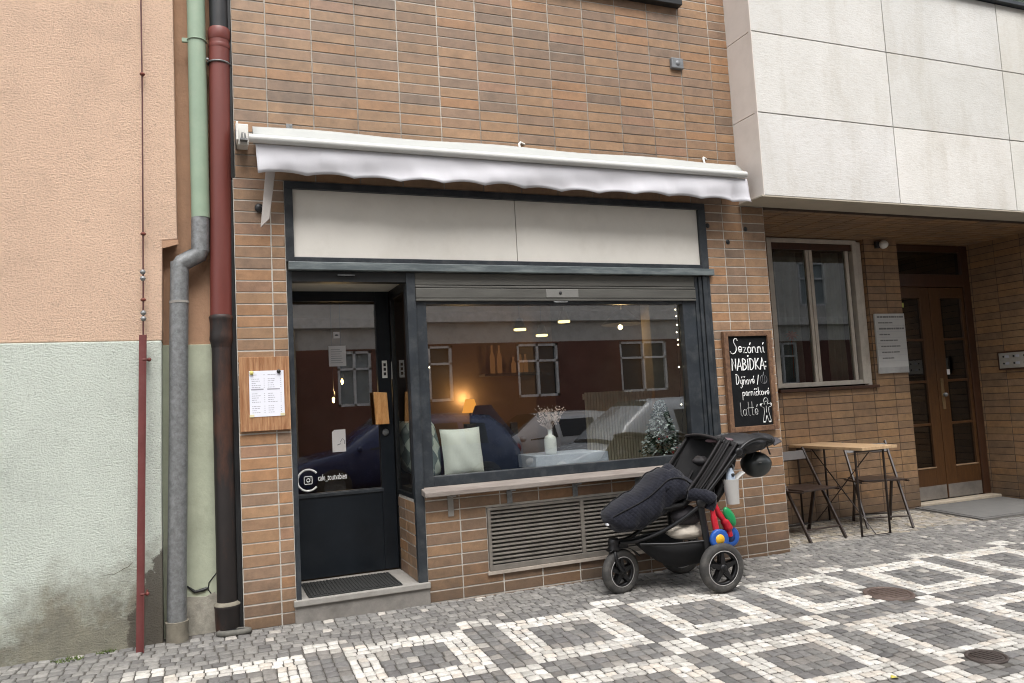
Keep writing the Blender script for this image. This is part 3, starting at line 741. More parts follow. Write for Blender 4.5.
M_clad = cladmat(); M_clads = mat('smooth_cladding', (.68, .62, .57), .7, var=.05, scale=3, grime=(.45, .40, .35), gscale=4, gamt=.25)
cl = G()
zz = [2.853, 3.535, 4.215, 4.885]; xx = [3.765, 5.235, 6.725, 8.215, 9.705, 11.2]
for i in range(5):
    for j in range(3): q_ = U(.90, 1.03); cl.col = (q_, q_ * U(.985, 1.0), q_ * U(.96, 1.0)); cl.box(xx[i] + (.0 if i == 0 else .0045), xx[i + 1] - .0045, -.31, -.28, zz[j] + (.0045 if j else 0), zz[j + 1] - .0045)
cl.build('front_cladding', M_clad, R, bevel=.002)
cl = G()
for a, b in ((2.853, 3.532), (3.538, 4.212), (4.218, 4.882), (4.888, 7)): cl.box(3.76, 3.79, -.2795, .12, a, b)
cl.box(3.757, 3.764, -.312, -.2795, 2.850, 4.885)
cl.build('side_cladding', M_clads, R, bevel=.001)
boxo('box_core', M_dark, R, 3.79, 11.2, -.278, .10, 2.86, 4.88, bevel=0)
boxo('porch_edge_beam', mat('beige_render', (.40, .36, .29), .85, var=.08, scale=5), R, 3.74, 11.2, -.309, -.012, 2.838, 2.8505)
# small porch sill beam inner face
boxo('coping', M_steel, R, 3.74, 11.2, -.36, .1, 4.886, 4.92)
uw = boxo('upper_window', M_white, R, 3.9, 11.1, -.22, -.14, 4.925, 6.4)
g = G()
for a in (3.98, 5.8, 7.6, 9.4): g.box(a, a + 1.6, -.238, -.226, 5.0, 6.32)
g.build('window_pane', M_glass2, uw)
boxo('attic_wall', M_clads, R, 3.8, 11.2, -.30, .1, 6.41, 9, bevel=0)
PALD = [((.29, .17, .082), 5), ((.265, .155, .080), 4), ((.24, .145, .078), 3), ((.30, .165, .074), 2), ((.21, .13, .072), 1.5)]
g = G(); x0, z0 = 4.0, -.06
WIN = (4.79, 6.06, 1.262, 2.835)
us = [x - x0 for x in cols(4.0, 6.53, .06)]
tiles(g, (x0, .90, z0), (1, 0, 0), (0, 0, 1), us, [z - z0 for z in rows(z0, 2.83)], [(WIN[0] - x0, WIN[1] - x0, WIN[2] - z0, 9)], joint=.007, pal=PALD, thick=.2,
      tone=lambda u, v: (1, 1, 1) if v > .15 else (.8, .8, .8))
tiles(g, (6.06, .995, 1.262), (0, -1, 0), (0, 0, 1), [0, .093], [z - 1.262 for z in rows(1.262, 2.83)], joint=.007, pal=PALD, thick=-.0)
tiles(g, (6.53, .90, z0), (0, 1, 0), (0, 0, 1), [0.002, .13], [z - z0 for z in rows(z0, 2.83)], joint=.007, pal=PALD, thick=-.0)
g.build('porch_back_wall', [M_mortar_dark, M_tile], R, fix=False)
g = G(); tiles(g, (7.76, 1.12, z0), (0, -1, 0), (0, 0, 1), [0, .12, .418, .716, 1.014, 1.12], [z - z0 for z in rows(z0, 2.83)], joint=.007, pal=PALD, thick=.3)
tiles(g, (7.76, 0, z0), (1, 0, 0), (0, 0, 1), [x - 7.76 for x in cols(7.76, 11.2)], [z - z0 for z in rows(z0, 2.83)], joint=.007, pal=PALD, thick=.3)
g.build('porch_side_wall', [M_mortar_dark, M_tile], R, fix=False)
g = G()
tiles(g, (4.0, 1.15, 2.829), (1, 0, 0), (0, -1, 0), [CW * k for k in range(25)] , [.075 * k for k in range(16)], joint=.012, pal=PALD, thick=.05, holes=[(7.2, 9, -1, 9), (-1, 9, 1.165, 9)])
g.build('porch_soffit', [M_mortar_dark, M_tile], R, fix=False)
g = G(); tiles(g, (3.79, -.011, 2.80), (1, 0, 0), (0, 0, 1), [0, .01], [0, .01]) if 0 else None
# porch window
wn = G(); wn.box(4.80, 4.868, .925, .985, 1.306, 2.815); wn.box(5.925, 5.985, .925, .985, 1.306, 2.815); wn.box(4.868, 5.925, .925, .985, 2.772, 2.815); wn.box(4.868, 5.925, .93, .985, 1.306, 1.352)
wn.box(5.995, 6.05, .935, .985, 1.275, 2.80)
wn = wn.build('porch_window', mat('old_white_window', (.50, .46, .40), .5, var=.12, scale=8, grime=(.28, .24, .2), gscale=9, gamt=.4), R, bevel=.003)
boxo('blind_box', M_doord, wn, 4.868, 5.925, .94, .98, 2.705, 2.771)
g = G(); g.box(5.305, 5.342, .938, .98, 1.353, 2.70); g.box(5.348, 5.388, .936, .98, 1.353, 2.70); g.box(5.832, 5.875, .938, .98, 1.353, 2.70); g.build('sash_frame', MC['old_white_window'], wn, bevel=.002)
boxo('window_pane', M_glass2, wn, 4.868, 5.83, .955, .961, 1.352, 2.705, bevel=0)
boxo('window_sill', M_doord, wn, 4.78, 6.07, .86, .93, 1.262, 1.292, bevel=.003)
def curtain(name, x0, x1, y, z0, z1, m, par, n=5, amp=.02):
    g = G(); g.grid(lambda a, b: (x0 + a * (x1 - x0), y + amp * math.sin(a * n * 6.283) + .006 * math.sin(b * 9 + a * 4), z0 + b * (z1 - z0)), n * 8, 6)
    return g.build(name, m, par, solid=.003)
M_curt = mat('net_curtain', (.30, .28, .25), .9, var=.1)
curtain('curtain', 5.0, 5.28, 1.06, 1.33, 2.7, M_curt, wn, 3); curtain('curtain', 5.62, 5.84, 1.05, 1.33, 2.7, mat('beige_curtain', (.42, .38, .30), .9), wn, 3)
g = G(); g.box(4.6, 6.25, 1.9, 2.0, .8, 2.9); g.box(4.55, 4.65, 1.12, 1.9, .8, 2.9); g.box(6.15, 6.25, 1.12, 1.9, .8, 2.9); g.box(4.6, 6.25, 1.12, 1.9, .8, .9); g.build('room_behind', mat('dim_room', (.06, .05, .045), .9), R)
g = G()
for k in range(9):
    a = k * 6.283 / 9; g.tube([(5.10, 1.01, 1.84), (5.10 + .05 * math.cos(a), 1.0, 1.84 + .03 * math.sin(a)), (5.10 + .085 * math.cos(a), 1.0, 1.83 + .05 * math.sin(a))], [.006, .010, .002], 5)
g.tube([(5.10, 1.01, 1.84), (5.11, 1.02, 1.6), (5.1, 1.02, 1.40)], .004, 5)
fl = thing('orange_flower', (5.1, 1.01, 1.36), 'orange flower standing behind the porch window pane', 'flower'); g.build('flower', mat('orange_petal', (.60, .10, .02), .6), fl)
# entrance door
D = G(); D.box(6.53, 6.58, 1.03, 1.09, -.02, 2.82); D.box(7.645, 7.757, 1.02, 1.09, -.02, 2.82); D.box(6.58, 7.645, 1.03, 1.09, 2.745, 2.82); D.box(6.58, 7.645, 1.015, 1.09, 2.345, 2.485)
D = D.build('entrance_frame', M_doord, R, bevel=.004)
boxo('transom_pane', M_glass2, D, 6.58, 7.645, 1.06, 1.066, 2.485, 2.745, bevel=0)
def leaf(x0, x1, gx0, gx1, nm):
    g = G(); y0, y1 = 1.035, 1.08
    g.box(x0, gx0, y0, y1, .02, 2.34); g.box(gx1, x1, y0, y1, .02, 2.34); g.box(gx0, gx1, y0, y1, 2.22, 2.34); g.box(gx0, gx1, y0, y1, .02, .365)
    for z in (.825, 1.295, 1.755): g.box(gx0, gx1, y0 + .006, y1, z - .014, z + .014)
    l = g.build('door_leaf', M_door, R, bevel=.003)
    boxo('door_pane', M_glass2, l, gx0, gx1, 1.058, 1.064, .365, 2.22, bevel=0)
    boxo('kick_plate', mat('worn_kick_plate', (.22, .20, .18), .45, .35, var=.2, scale=6, grime=(.10, .09, .08), gscale=5, gamt=.5), l, x0 + .01, x1 - .01, 1.030, 1.0345, .02, .165)
    boxo('pane_bead', mat('pale_bead', (.30, .20, .12), .5), l, gx0 - .01, gx1 + .01, 1.026, 1.0345, .352, .366)
    return l
l1 = leaf(6.58, 7.098, 6.68, 6.955, 'a'); l2 = leaf(7.106, 7.643, 7.27, 7.60, 'b')
boxo('lock_plate', mat('brass_plate', (.28, .20, .11), .4, .7, var=.2), l2, 7.150, 7.195, 1.028, 1.0345, .98, 1.32)
g = G(); g.ball((7.172, 1.0, 1.14), .024); g.tube([(7.172, 1.03, 1.14), (7.172, 1.0, 1.14)], .012, 10); g.build('knob', M_galv, l2)
boxo('sticker', M_paper, l2, 7.275, 7.34, 1.055, 1.0575, 1.36, 1.42); boxo('green_sticker', mat('sticker_yellow_green', (.45, .5, .12), .6), l1, 6.69, 6.735, 1.055, 1.0575, 2.12, 2.17)
g = G(); g.box(6.3, 8.0, 2.2, 2.3, -.1, 2.9); g.box(6.3, 6.4, 1.12, 2.2, -.1, 2.9); g.box(7.9, 8.0, 1.12, 2.2, -.1, 2.9); g.box(6.3, 8.0, 1.12, 2.3, 2.9, 3.0); g.build('hall', M_dark, R)
g = G(); g.box(3.9, 11.2, .11, 3, 2.885, 2.95); g.build('porch_slab', M_conc, R)
boxo('threshold', mat('worn_threshold', (.42, .36, .28), .85, var=.15, scale=12, grime=(.24, .20, .16), gscale=7), R, 6.50, 7.757, .90, 1.03, -.06, .012, bevel=.006)
pl = thing('entrance_mat', (7, .5, -.03), 'flat dark grey entrance mat in front of the wooden double door', 'doormat')
def gq(x, y, h): return (x, y, gz(x, y) + h)
g = G(); q = [(6.42, .13), (7.74, .13), (7.74, .885), (6.42, .885)]; g.hexa([gq(x, y, -.02) for x, y in q] + [gq(x, y, .006) for x, y in q]); g.build('mat_border', mat('mat_border', (.11, .105, .10), .9, var=.2, scale=20), pl, bevel=.002)
g = G(); q = [(6.47, .17), (7.70, .17), (7.70, .845), (6.47, .845)]; g.hexa([gq(x, y, .0065) for x, y in q] + [gq(x, y, .010) for x, y in q]); g.build('mat_surface', mat('mat_surface', (.135, .132, .125), .95, var=.12, scale=9, bump=.002, bscale=200), pl)
# sign, camera lamp, bell plate
sg = thing('house_sign', (6.3, .89, 1.4), 'white enamel notice board with rows of small print beside the double door', 'sign')
boxo('sign_plate', mat('sign_white', (.46, .46, .45), .5, var=.04), sg, 6.095, 6.515, .872, .892, 1.402, 2.03)
boxo('sign_footer', mat('sign_grey', (.34, .34, .335), .5), sg, 6.10, 6.51, .869, .8715, 1.408, 1.466, bevel=0)
zc = 1.99
for k, (w, x) in enumerate(((.36, .03), (.20, .04), (.33, .045), (.14, .045), (.23, .05), (.26, .055), (.25, .06), (.16, .06))):
    g = G(); z = 1.995 - k * .062; xx_ = 6.095 + x
    while xx_ < 6.095 + x + w:
        L_ = U(.02, .06); g.box(xx_, min(xx_ + L_, 6.50), .8695, .8718, z - (.009 if k in (0, 2) else .006), z + (.009 if k in (0, 2) else .006)); xx_ += L_ + .008
    g.build('lettering', mat('sign_ink', (.17, .17, .17), .7), sg)
g = G()
for k in range(8): g.box(6.10, 6.51, .8705, .8718, 1.964 - k * .062 - .0012, 1.964 - k * .062 + .0012)
g.build('sign_ruling', M_inkl, sg)
lm = thing('porch_lamp', (6.26, .88, 2.77), 'small white dome sensor lamp high on the porch wall', 'lamp')
g = G(); g.box(6.20, 6.26, .86, .892, 2.73, 2.80); g.build('lamp_base', M_black, lm, bevel=.004)
g = G(); g.ball((6.285, .845, 2.765), (.05, .045, .046)); g.build('lamp_dome', M_white, lm)
bp = thing('bell_panel', (7.74, .6, 1.48), 'framed doorbell panel with name cards on the porch side wall', 'doorbell')
boxo('bell_frame', M_doord, bp, 7.725, 7.753, .10, .762, 1.375, 1.578)
boxo('bell_plate', mat('bell_plate', (.36, .34, .30), .45, .3), bp, 7.721, 7.7245, .12, .742, 1.393, 1.56, bevel=0)
g = G()
for i in range(5):
    for j in range(2): y = .69 - i * .115; z = 1.52 - j * .075; g = G(); g.ball((7.720, y, z), (.004, .011, .011)); g.build('bell_button', M_black, bp); g = G(); g.box(7.7185, 7.7208, y - .06, y - .02, z - .014, z + .014); g.build('name_card', M_inkl, bp)
# anchor holes + small wall box
wb = thing('wall_box', (3.22, -.01, 4.0), 'small grey metal box on the brown tiles above the awning', 'junction box')
boxo('box_body', mat('grey_box', (.20, .21, .22), .5, .3, var=.2, scale=30), wb, 3.17, 3.285, -.035, .004, 3.955, 4.045, bevel=.008)
g = G(); g.lathe([(0, -.039), (.02, -.039), (.022, -.0352)], (3.227, 0, 4.0), 'y', 14); g.build('box_cap', MC['grey_box'], wb)
g = G()
for x, z in ((3.42, 2.66), (3.80, 2.645), (3.61, 2.53)): g.lathe([(0, -.0105), (.016, -.0105), (.021, -.006)], (x, 0, z), 'y', 10)
g.build('anchor_hole', M_dark, B)

# ================================================================ AWNING
A = thing('awning', (1.75, -.1, 3.0), 'rolled up white fabric awning with a scalloped valance over the shopfront', 'awning')
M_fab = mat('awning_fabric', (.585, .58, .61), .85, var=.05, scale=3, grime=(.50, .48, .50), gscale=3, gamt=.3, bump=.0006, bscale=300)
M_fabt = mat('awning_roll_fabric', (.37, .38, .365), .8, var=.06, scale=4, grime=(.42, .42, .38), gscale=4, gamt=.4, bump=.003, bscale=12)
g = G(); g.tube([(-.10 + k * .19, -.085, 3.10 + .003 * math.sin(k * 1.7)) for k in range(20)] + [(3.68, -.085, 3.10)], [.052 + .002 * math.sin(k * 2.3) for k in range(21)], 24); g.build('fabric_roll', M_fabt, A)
g = G(); 
def shf(a, b):
    x = -.105 + a * 3.76; y = -.125 - b * .095; z = 3.148 - b * .095 + .006 * math.sin(x * 5 + b * 3) * (1 - b)
    return (x, y, z)
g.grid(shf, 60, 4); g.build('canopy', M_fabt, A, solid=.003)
g = G(); g.tube([(-.135, -.235, 3.030), (3.655, -.235, 3.030)], .0265, 20); g.build('front_bar', mat('bar_lacquer', (.56, .56, .54), .45, var=.05, grime=(.38, .37, .34), gscale=6, gamt=.35), A)
def val(a, b):
    x = -.085 + a * 3.755
    ph = (x + .085) / .30; hem = .014 * abs(math.sin(ph * math.pi)) ** .8 
    sag = .02 * max(0, (x - 3.45) / .22) ** 2 * 1.6 - (.0 if x > 0 else 0)
    z0, z1 = 3.0, 2.812 + hem * 1.5 + .004 * math.sin(x * 5.1) - sag
    y = -.225 + .008 * math.sin(x * 3.1 + 1) * (1 - b) + .006 * math.sin(x * 11) * (1 - b) + (-.02 if x > 3.5 else 0) * (1 - b) * ((x - 3.5) / .17)
    y += .005 * (1 - b) * (1 if (x * 7.3) % 2.1 < .9 else .3) * math.sin(x * 23 + b * 4) + .010 * math.sin(x * 4.3 - b * 5) * (1 - b)
    if x > 3.5: y += .02 * math.sin((x - 3.5) * 30) * (1 - b)
    return (x + (-.01 * b if a == 0 else 0), y, z1 + b * (z0 - z1))
g = G(); g.grid(val, 220, 8); g.build('valance', M_fab, A, solid=.002)
g = G(); g.box(-.205, -.128, -.10, .004, 3.03, 3.168); g.box(-.205, -.192, -.19, .0, 3.03, 3.15); g.build('end_bracket', M_white, A, bevel=.004)
g = G(); g.tube([(-.172, -.10, 3.06), (-.165, -.12, 3.105), (-.15, -.12, 3.10), (-.145, -.10, 3.055)], .005, 6); g.box(-.18, -.135, -.14, -.10, 3.05, 3.062); g.build('gear_loop', M_galv, A)
for x in (.136, 1.772, 3.40):
    g = G(); g.box(x - .02, x + .02, -.014, .004, 3.14, 3.225) if x < 1 else g.tube([(x, -.06, 3.15), (x - .005, -.05, 3.20), (x + .02, -.02, 3.225), (x + .06, .0, 3.22)], .009, 6)
    g.build('wall_bracket', M_white if x > 1 else M_galv, A, bevel=.001 if x < 1 else 0)
ar = G(); ar.hexa([(-.070, -.10, 2.50), (-.015, -.09, 2.56), (-.012, -.075, 2.56), (-.066, -.085, 2.50), (-.030, -.11, 2.87), (.030, -.10, 2.87), (.032, -.085, 2.87), (-.027, -.095, 2.87)])
ar.build('folded_arm', mat('arm_alloy', (.50, .46, .43), .5, .2, var=.12, scale=8), A, bevel=.002)
g = G(); g.ball((-.07, -.02, 2.645), (.028, .02, .03)); g.tube([(-.07, .0, 2.645), (-.03, -.06, 2.645)], .012, 8); g.build('arm_anchor', M_black, A)
g = G(); g.box(.40, .56, -.016, -.008, 2.80, 2.815) if 0 else None

# ================================================================ BLACKBOARD & MENU
bb = thing('chalkboard', (3.7, -.03, 1.38), 'framed black chalkboard with white chalk lettering hung on the tiled pier', 'chalkboard')
x0, x1, z0, z1 = 3.467, 3.945, .972, 1.787; fw = .042
f = G(); f.box(x0, x0 + fw, -.045, -.008, z0, z1); f.box(x1 - fw, x1, -.045, -.008, z0, z1); f.box(x0 + fw, x1 - fw, -.044, -.009, z1 - fw, z1); f.box(x0 + fw, x1 - fw, -.044, -.009, z0, z0 + fw)
f.build('board_frame', M_woodframe, bb, bevel=.003)
boxo('board_slate', M_board, bb, x0 + fw, x1 - fw, -.028, -.010, z0 + fw, z1 - fw, bevel=0)
def arc(cx, cy, rx, ry, a0, a1, n=12): return [(cx + rx * math.cos(rad(a0 + (a1 - a0) * k / n)), cy + ry * math.sin(rad(a0 + (a1 - a0) * k / n))) for k in range(n + 1)]
GL = {
 'S': (.50, [[(.50, .92), (.44, 1.06), (.32, 1.08), (.23, .97), (.22, .80), (.30, .62), (.38, .44), (.38, .22), (.28, .04), (.12, -.04), (-.02, .02), (-.08, .16)]]),
 'e': (.34, [[(.04, .22)] + arc(.17, .26, .12, .20, -10, 330, 14)]),
 'z': (.34, [[(.04, .42), (.28, .44), (.06, .02), (.32, .04)]]),
 'o': (.36, [arc(.18, .23, .13, .21, 80, 440, 14)]),
 'n': (.40, [[(.06, .0), (.06, .44)], [(.06, .30), (.14, .43), (.24, .42), (.28, .30), (.29, .08), (.36, .02)]]),
 'i': (.20, [[(.08, .44), (.09, .06), (.18, .02)]]),
 'v': (.34, [[(.02, .44), (.14, .02), (.28, .46), (.34, .40)]]),
 'y': (.38, [[(.05, .44), (.08, .12), (.18, .04), (.28, .16)], [(.30, .46), (.27, -.20), (.12, -.34), (.04, -.22)]]),
 'p': (.38, [[(.08, .46), (.06, -.42)], arc(.19, .23, .13, .20, 150, -150, 12)]),
 'r': (.28, [[(.06, .0), (.06, .44)], [(.06, .28), (.14, .42), (.25, .42)]]),
 'c': (.30, [arc(.17, .23, .13, .20, 50, 310, 12)]),
 'k': (.34, [[(.05, .0), (.05, .90)], [(.28, .46), (.07, .22), (.30, .0)]]),
 'l': (.22, [[(.06, .95), (.08, .10), (.20, .02)]]),
 'a': (.38, [arc(.17, .22, .12, .20, 60, 400, 14), [(.30, .44), (.29, .06), (.38, .02)]]),
 't': (.30, [[(.12, .95), (.12, .06), (.24, .02)], [(.0, .52), (.26, .54)]]),
 'D': (.50, [[(.08, .0), (.10, .95)], [(.02, .92)] + arc(.12, .48, .30, .46, 85, -85, 12)]),
 'N': (.46, [[(.06, .0), (.08, .92), (.36, .04), (.38, .95)]]),
 'A': (.46, [[(.02, .0), (.22, .95), (.42, .0)], [(.09, .34), (.36, .34)]]),
 'B': (.42, [[(.06, .0), (.06, .92)], arc(.06, .70, .26, .22, 90, -90, 8), arc(.06, .24, .30, .25, 90, -90, 8)]),
 'I': (.18, [[(.08, .0), (.09, .92)]]),
 'K': (.44, [[(.06, .0), (.06, .95)], [(.36, .92), (.08, .44), (.40, .0)]]),
 '/': (.30, [[(.04, -.05), (.26, .85)]]), ':': (.16, [arc(.07, .60, .02, .03, 0, 360, 6), arc(.07, .22, .02, .03, 0, 360, 6)]), ' ': (.25, []),
 "'": (0, [[(-.14, .60), (-.06, .76)]]), '^': (0, [[(-.28, .74), (-.20, .62), (-.12, .74)]]), '.': (0, [arc(-.11, .62, .015, .02, 0, 360, 6)]), '`': (0, [[(-.06, 1.08), (-.02, 1.22)]]),
}
def chalk(s, x, z, h, w, r, m, name, slant=.10, rise=0.0, par=bb):
    tot = sum(GL[c][0] for c in s); k = w / tot; g = G(); cx = 0
    for c in s:
        wd, st = GL[c]
        dz_ = U(-.02, .02)
        for p in st: g.tube([(x + (cx + px + slant * pz * h / k * k) * k, -.0295, z + (pz + dz_) * h + rise * (cx + px)) for px, pz in p], r * U(1.0, 1.3), 6)
        cx += wd
    return g.build(name, m, par)
chalk("Sezo'nni'", 3.54, 1.607, .112, .335, .0040, M_chalk, 'chalk_lettering')
chalk("NABI`DKA:", 3.53, 1.468, .100, .355, .0046, M_chalk, 'chalk_lettering', .03)
chalk("Dy'n^ove' /", 3.56, 1.352, .088, .235, .0029, M_chalk, 'chalk_lettering')
chalk("perni'c^kove'", 3.615, 1.258, .075, .275, .0027, M_chalk, 'chalk_lettering')
chalk("latte'", 3.58, 1.098, .118, .185, .0026, mat('thin_chalk', (.45, .45, .44), .95, var=.2, scale=50), 'chalk_lettering')
g = G(); g.tube([(px, -.0295, pz) for px, pz in arc(3.842, 1.387, .034, .036, 0, 360, 18)], .0026, 5, flat=.5)
for w in (.012,): g.tube([(px, -.0295, pz) for px, pz in arc(3.842, 1.387, w, .035, 0, 360, 14)], .002, 5, flat=.5)
g.tube([(3.842, -.0295, 1.423), (3.848, -.0295, 1.448)], .003, 5); g.build('chalk_pumpkin', M_chalkd, bb)
g = G(); cx, cz = 3.846, 1.12
body = [(.012, .062), (.05, .072), (.062, .060), (.052, .046), (.024, .036), (.022, .0), (.040, -.068), (.034, -.088), (.018, -.086), (.002, -.030), (-.002, -.030), (-.018, -.086), (-.036, -.088), (-.040, -.068), (-.022, .0), (-.024, .036), (-.052, .046), (-.062, .060), (-.05, .072), (-.012, .062)]
g.tube([(cx + a, -.0295, cz + b) for a, b in body], .0026, 5, flat=.5); g.tube([(cx + a, -.0295, cz + b) for a, b in arc(0, .090, .022, .026, -60, 240, 16)], .0028, 5, flat=.5)
g.tube([(cx - .010, -.0295, cz + .086), (cx + .012, -.0295, cz + .088)], .0022, 5); g.tube([(cx, -.0295, cz + .05), (cx - .001, -.0295, cz - .005)], .0016, 5)
for a in (-1, 1): g.ball((cx + a * .028, -.0295, cz - .080), (.014, .0025, .006)); g.ball((cx + a * .054, -.0295, cz + .060), (.009, .0025, .009))
g.build('chalk_biscuit_figure', M_chalk, bb)
mb = thing('menu_board', (-.07, -.02, 1.45), 'pine board with a pinned white menu sheet beside the cafe door', 'menu board')
boxo('wood_panel', M_woodboard, mb, -.218, .086, -.030, -.008, 1.213, 1.68, bevel=.003)
sheet = boxo('menu_sheet', mat('menu_paper', (.76, .77, .84), .6, var=.02), mb, -.160, .050, -.0325, -.0305, 1.303, 1.592, bevel=0)
g = G()
for c0, c1 in ((-.145, -.065), (-.048, .035)):
    z = 1.565; k = 0
    while z > 1.32:
        if k not in (1, 7, 8, 14):
            wdt = U(.3, .65) * (c1 - c0); x = c0
            while x < c0 + wdt: L_ = U(.005, .015); g.box(x, x + L_, -.0331, -.0325, z, z + .0035); x += L_ + .003
            g.box(c1 - .008, c1 - .001, -.0331, -.0325, z, z + .0032)
        elif k in (7,): g.box(c0 - .004, c1 - .01, -.0331, -.0325, z - .002, z + .006)
        z -= .0132; k += 1
g.build('menu_print', M_inkl, sheet)
for (x, z, m) in ((-.145, 1.580, mat('yellow_pin', (.55, .5, .15), .5)), (.020, 1.585, M_black)):
    g = G(); g.lathe([(0, -.044), (.011, -.044), (.013, -.038), (.008, -.033)], (x, 0, z), 'y', 14); g.build('pin', m, mb)
for (x, z) in ((-.148, 1.310), (.038, 1.312)): boxo('tape', mat('masking_tape', (.66, .60, .38), .7), mb, x - .014, x + .014, -.0338, -.0326, z - .008, z + .008, bevel=0)

# ================================================================ TABLE AND CHAIRS
M_chair = mat('brown_chair_lacquer', (.030, .019, .015), .35, var=.25, scale=14, grime=(.09, .06, .045), gscale=20, gamt=.4)
T = thing('bar_table', (5.03, .45, 0), 'narrow oak topped folding table with thin dark metal frames and cross braces', 'table')
tg = G(); tg.box(4.84, 5.25, -.02, .882, .728, .755); tg.build('table_top', M_top, T, bevel=.003)
def fr(g, y):
    r = .0105; zb = gz(5.03, y) + .012
    g.tube([(4.868, y, .722), (4.868, y, zb), (5.196, y, zb), (5.196, y, .722)], r, 6); g.tube([(4.868, y, .715), (5.196, y, .715)], r, 6)
for y in (.09, .80):
    g = G(); fr(g, y); g.build('leg_frame', M_chair, T)
g = G(); g.tube([(5.035, .80, .715), (5.025, .09, gz(5, .09) + .02)], .0055, 6); g.tube([(5.045, .09, .715), (5.035, .80, gz(5, .8) + .02)], .0055, 6); g.build('cross_brace', M_chair, T)
def chair(loc, rz, label):
    """folding chair; local origin between front feet, +y towards the backrest, seat width along x"""
    c = thing('folding_chair', loc, label, 'chair', 'brown folding chairs at the bar table', rz)
    w = .205
    def bar(name, p, q, sx=.016, sy=.009, m=M_chair):
        p, q = Vector(p), Vector(q); d = (q - p).normalized(); a = Vector((1, 0, 0)); b = d.cross(a).normalized()
        vs = [e + a * i * sy + b * j * sx for e in (p, q) for i, j in ((-1, -1), (1, -1), (1, 1), (-1, 1))]
        return G().hexa(vs).build(name, m, c, local=True, bevel=.003)
    for s in (-1, 1): bar('upright', (s * w, 0, 0), (s * w, .43, .775), .014)
    for s in (-1, 1): bar('rear_leg', (s * (w - .03), .40, 0.0), (s * (w - .03), .285, .435), .016)
    bar('front_stretcher', (-w, .075, .135), (w, .075, .135), .007, .007) if 0 else None
    g = G(); g.tube([(-w, .055, .10), (w, .055, .10)], .008, 6); g.build('stretcher', M_chair, c, local=True)
    g = G(); g.tube([(-w + .03, .375, .085), (w - .03, .375, .085)], .008, 6); g.build('stretcher', M_chair, c, local=True)
    g = G(); g.box(-w + .012, w - .012, .05, .40, .425, .443); g.build('seat', M_chair, c, local=True, bevel=.005)
    g = G(); g.tube([(-w - .012, .035, .425), (-w - .012, .42, .418)], .010, 6); g.tube([(w + .012, .035, .425), (w + .012, .42, .418)], .010, 6); g.build('seat_rail', M_chair, c, local=True)
    g = G(); y0 = .37; g.hexa([(-w, .372, .675), (w, .372, .675), (w, .386, .67), (-w, .386, .67), (-w, .412, .752), (w, .412, .752), (w, .428, .748), (-w, .428, .748)]); g.build('backrest', mat('faded_backrest', (.085, .075, .07), .4, var=.15, scale=9), c, local=True, bevel=.003)
    return c
chair((4.565, .165, gz(4.56, .16) - .002), rad(3), 'dark folding chair half hidden behind the tiled pier, backrest under the table top')
chair((5.39, .26, gz(5.39, .26) - .002), rad(-23.5), 'dark folding chair standing between the oak table and the double door')

# ================================================================ INSIDE THE CAFE
def lamp(name, loc, energy, col, size=.05):
    l = bpy.data.lights.new(name, 'POINT'); l.energy = energy; l.color = col; l.shadow_soft_size = size
    o = bpy.data.objects.new(name, l); COL.objects.link(o); o.location = loc; return o
WARM = (1., .62, .28)
M_glow = emit('warm_shade_glow', (1., .40, .07), .55); M_hot = emit('hot_bulb', (1., .78, .42), 12); M_yel = emit('yellow_disc', (1., .75, .25), 2.2)
M_fairy = emit('fairy_glow', (1., .86, .62), 5)
tl = thing('table_lamp', (2.12, 2.35, .95), 'glowing orange table lamp near the wall behind the coat', 'lamp')
g = G(); g.lathe([(.085, 1.23), (.045, 1.37)], (2.14, 2.48, 0), n=20); g.build('lamp_shade', M_glow, tl, solid=.002)
g = G(); g.tube([(2.14, 2.48, .95), (2.14, 2.48, 1.24)], .012, 8); g.lathe([(0, .95), (.07, .95), (.07, .965), (.01, .98)], (2.14, 2.48, 0)); g.build('lamp_stand', M_black, tl)
lo = lamp('table_lamp_light', (2.12, 2.35, 1.33), 3.5, WARM); lo.parent = tl; lo.location = (-.005, .19, .43)
tb = thing('side_table', (2.12, 2.35, .1), 'dark side table under the glowing orange lamp', 'table'); boxo('table_top', M_ind, tb, 1.85, 2.4, 2.1, 2.6, .92, .948); g = G()
for x in (1.88, 2.37):
    for y in (2.13, 2.57): g.box(x - .02, x + .02, y - .02, y + .02, .1, .92)
g.build('leg', M_ind, tb)
boxo('room_screen_wall', M_in, B, 1.55, 2.95, 2.62, 2.7, .1, 2.6, bevel=0)
for i, (x, y, z, lb) in enumerate(((2.548, 2.0, 2.03, 'flat yellow pendant lamp seen in the shop window, the one furthest up the street side'), (2.92, 2.3, 1.995, 'flat yellow pendant lamp in the shop window, lowest of the three'), (3.045, 2.0, 2.105, 'flat yellow pendant lamp in the shop window, highest of the three'))):
    p = thing('pendant_lamp', (x, y, z), ['flat yellow pendant lamp in the shop window, middle height of the three', lb, lb][i], 'lamp', 'flat pendant lamps in the cafe')
    g = G(); g.lathe([(0, z), (.062, z), (.062, z + .018), (0, z + .018)], (x, y, 0), n=20); g.build('light_disc', M_yel, p)
    g = G(); g.lathe([(.03, z + .12), (.065, z + .02)], (x, y, 0), n=20); g.tube([(x, y, z + .12), (x, y, 2.6)], .004, 5); g.build('lamp_hood', M_black, p)
p = thing('cone_pendant', (3.30, 1.3, 1.98), 'dark cone pendant lamp with a bright bulb behind the shop window', 'lamp')
g = G(); g.lathe([(.05, 2.14), (.20, 2.0)], (3.32, 1.3, 0), n=24); g.tube([(3.32, 1.3, 2.14), (3.32, 1.3, 2.6)], .006, 6); g.build('lamp_shade', M_black, p, solid=.004)
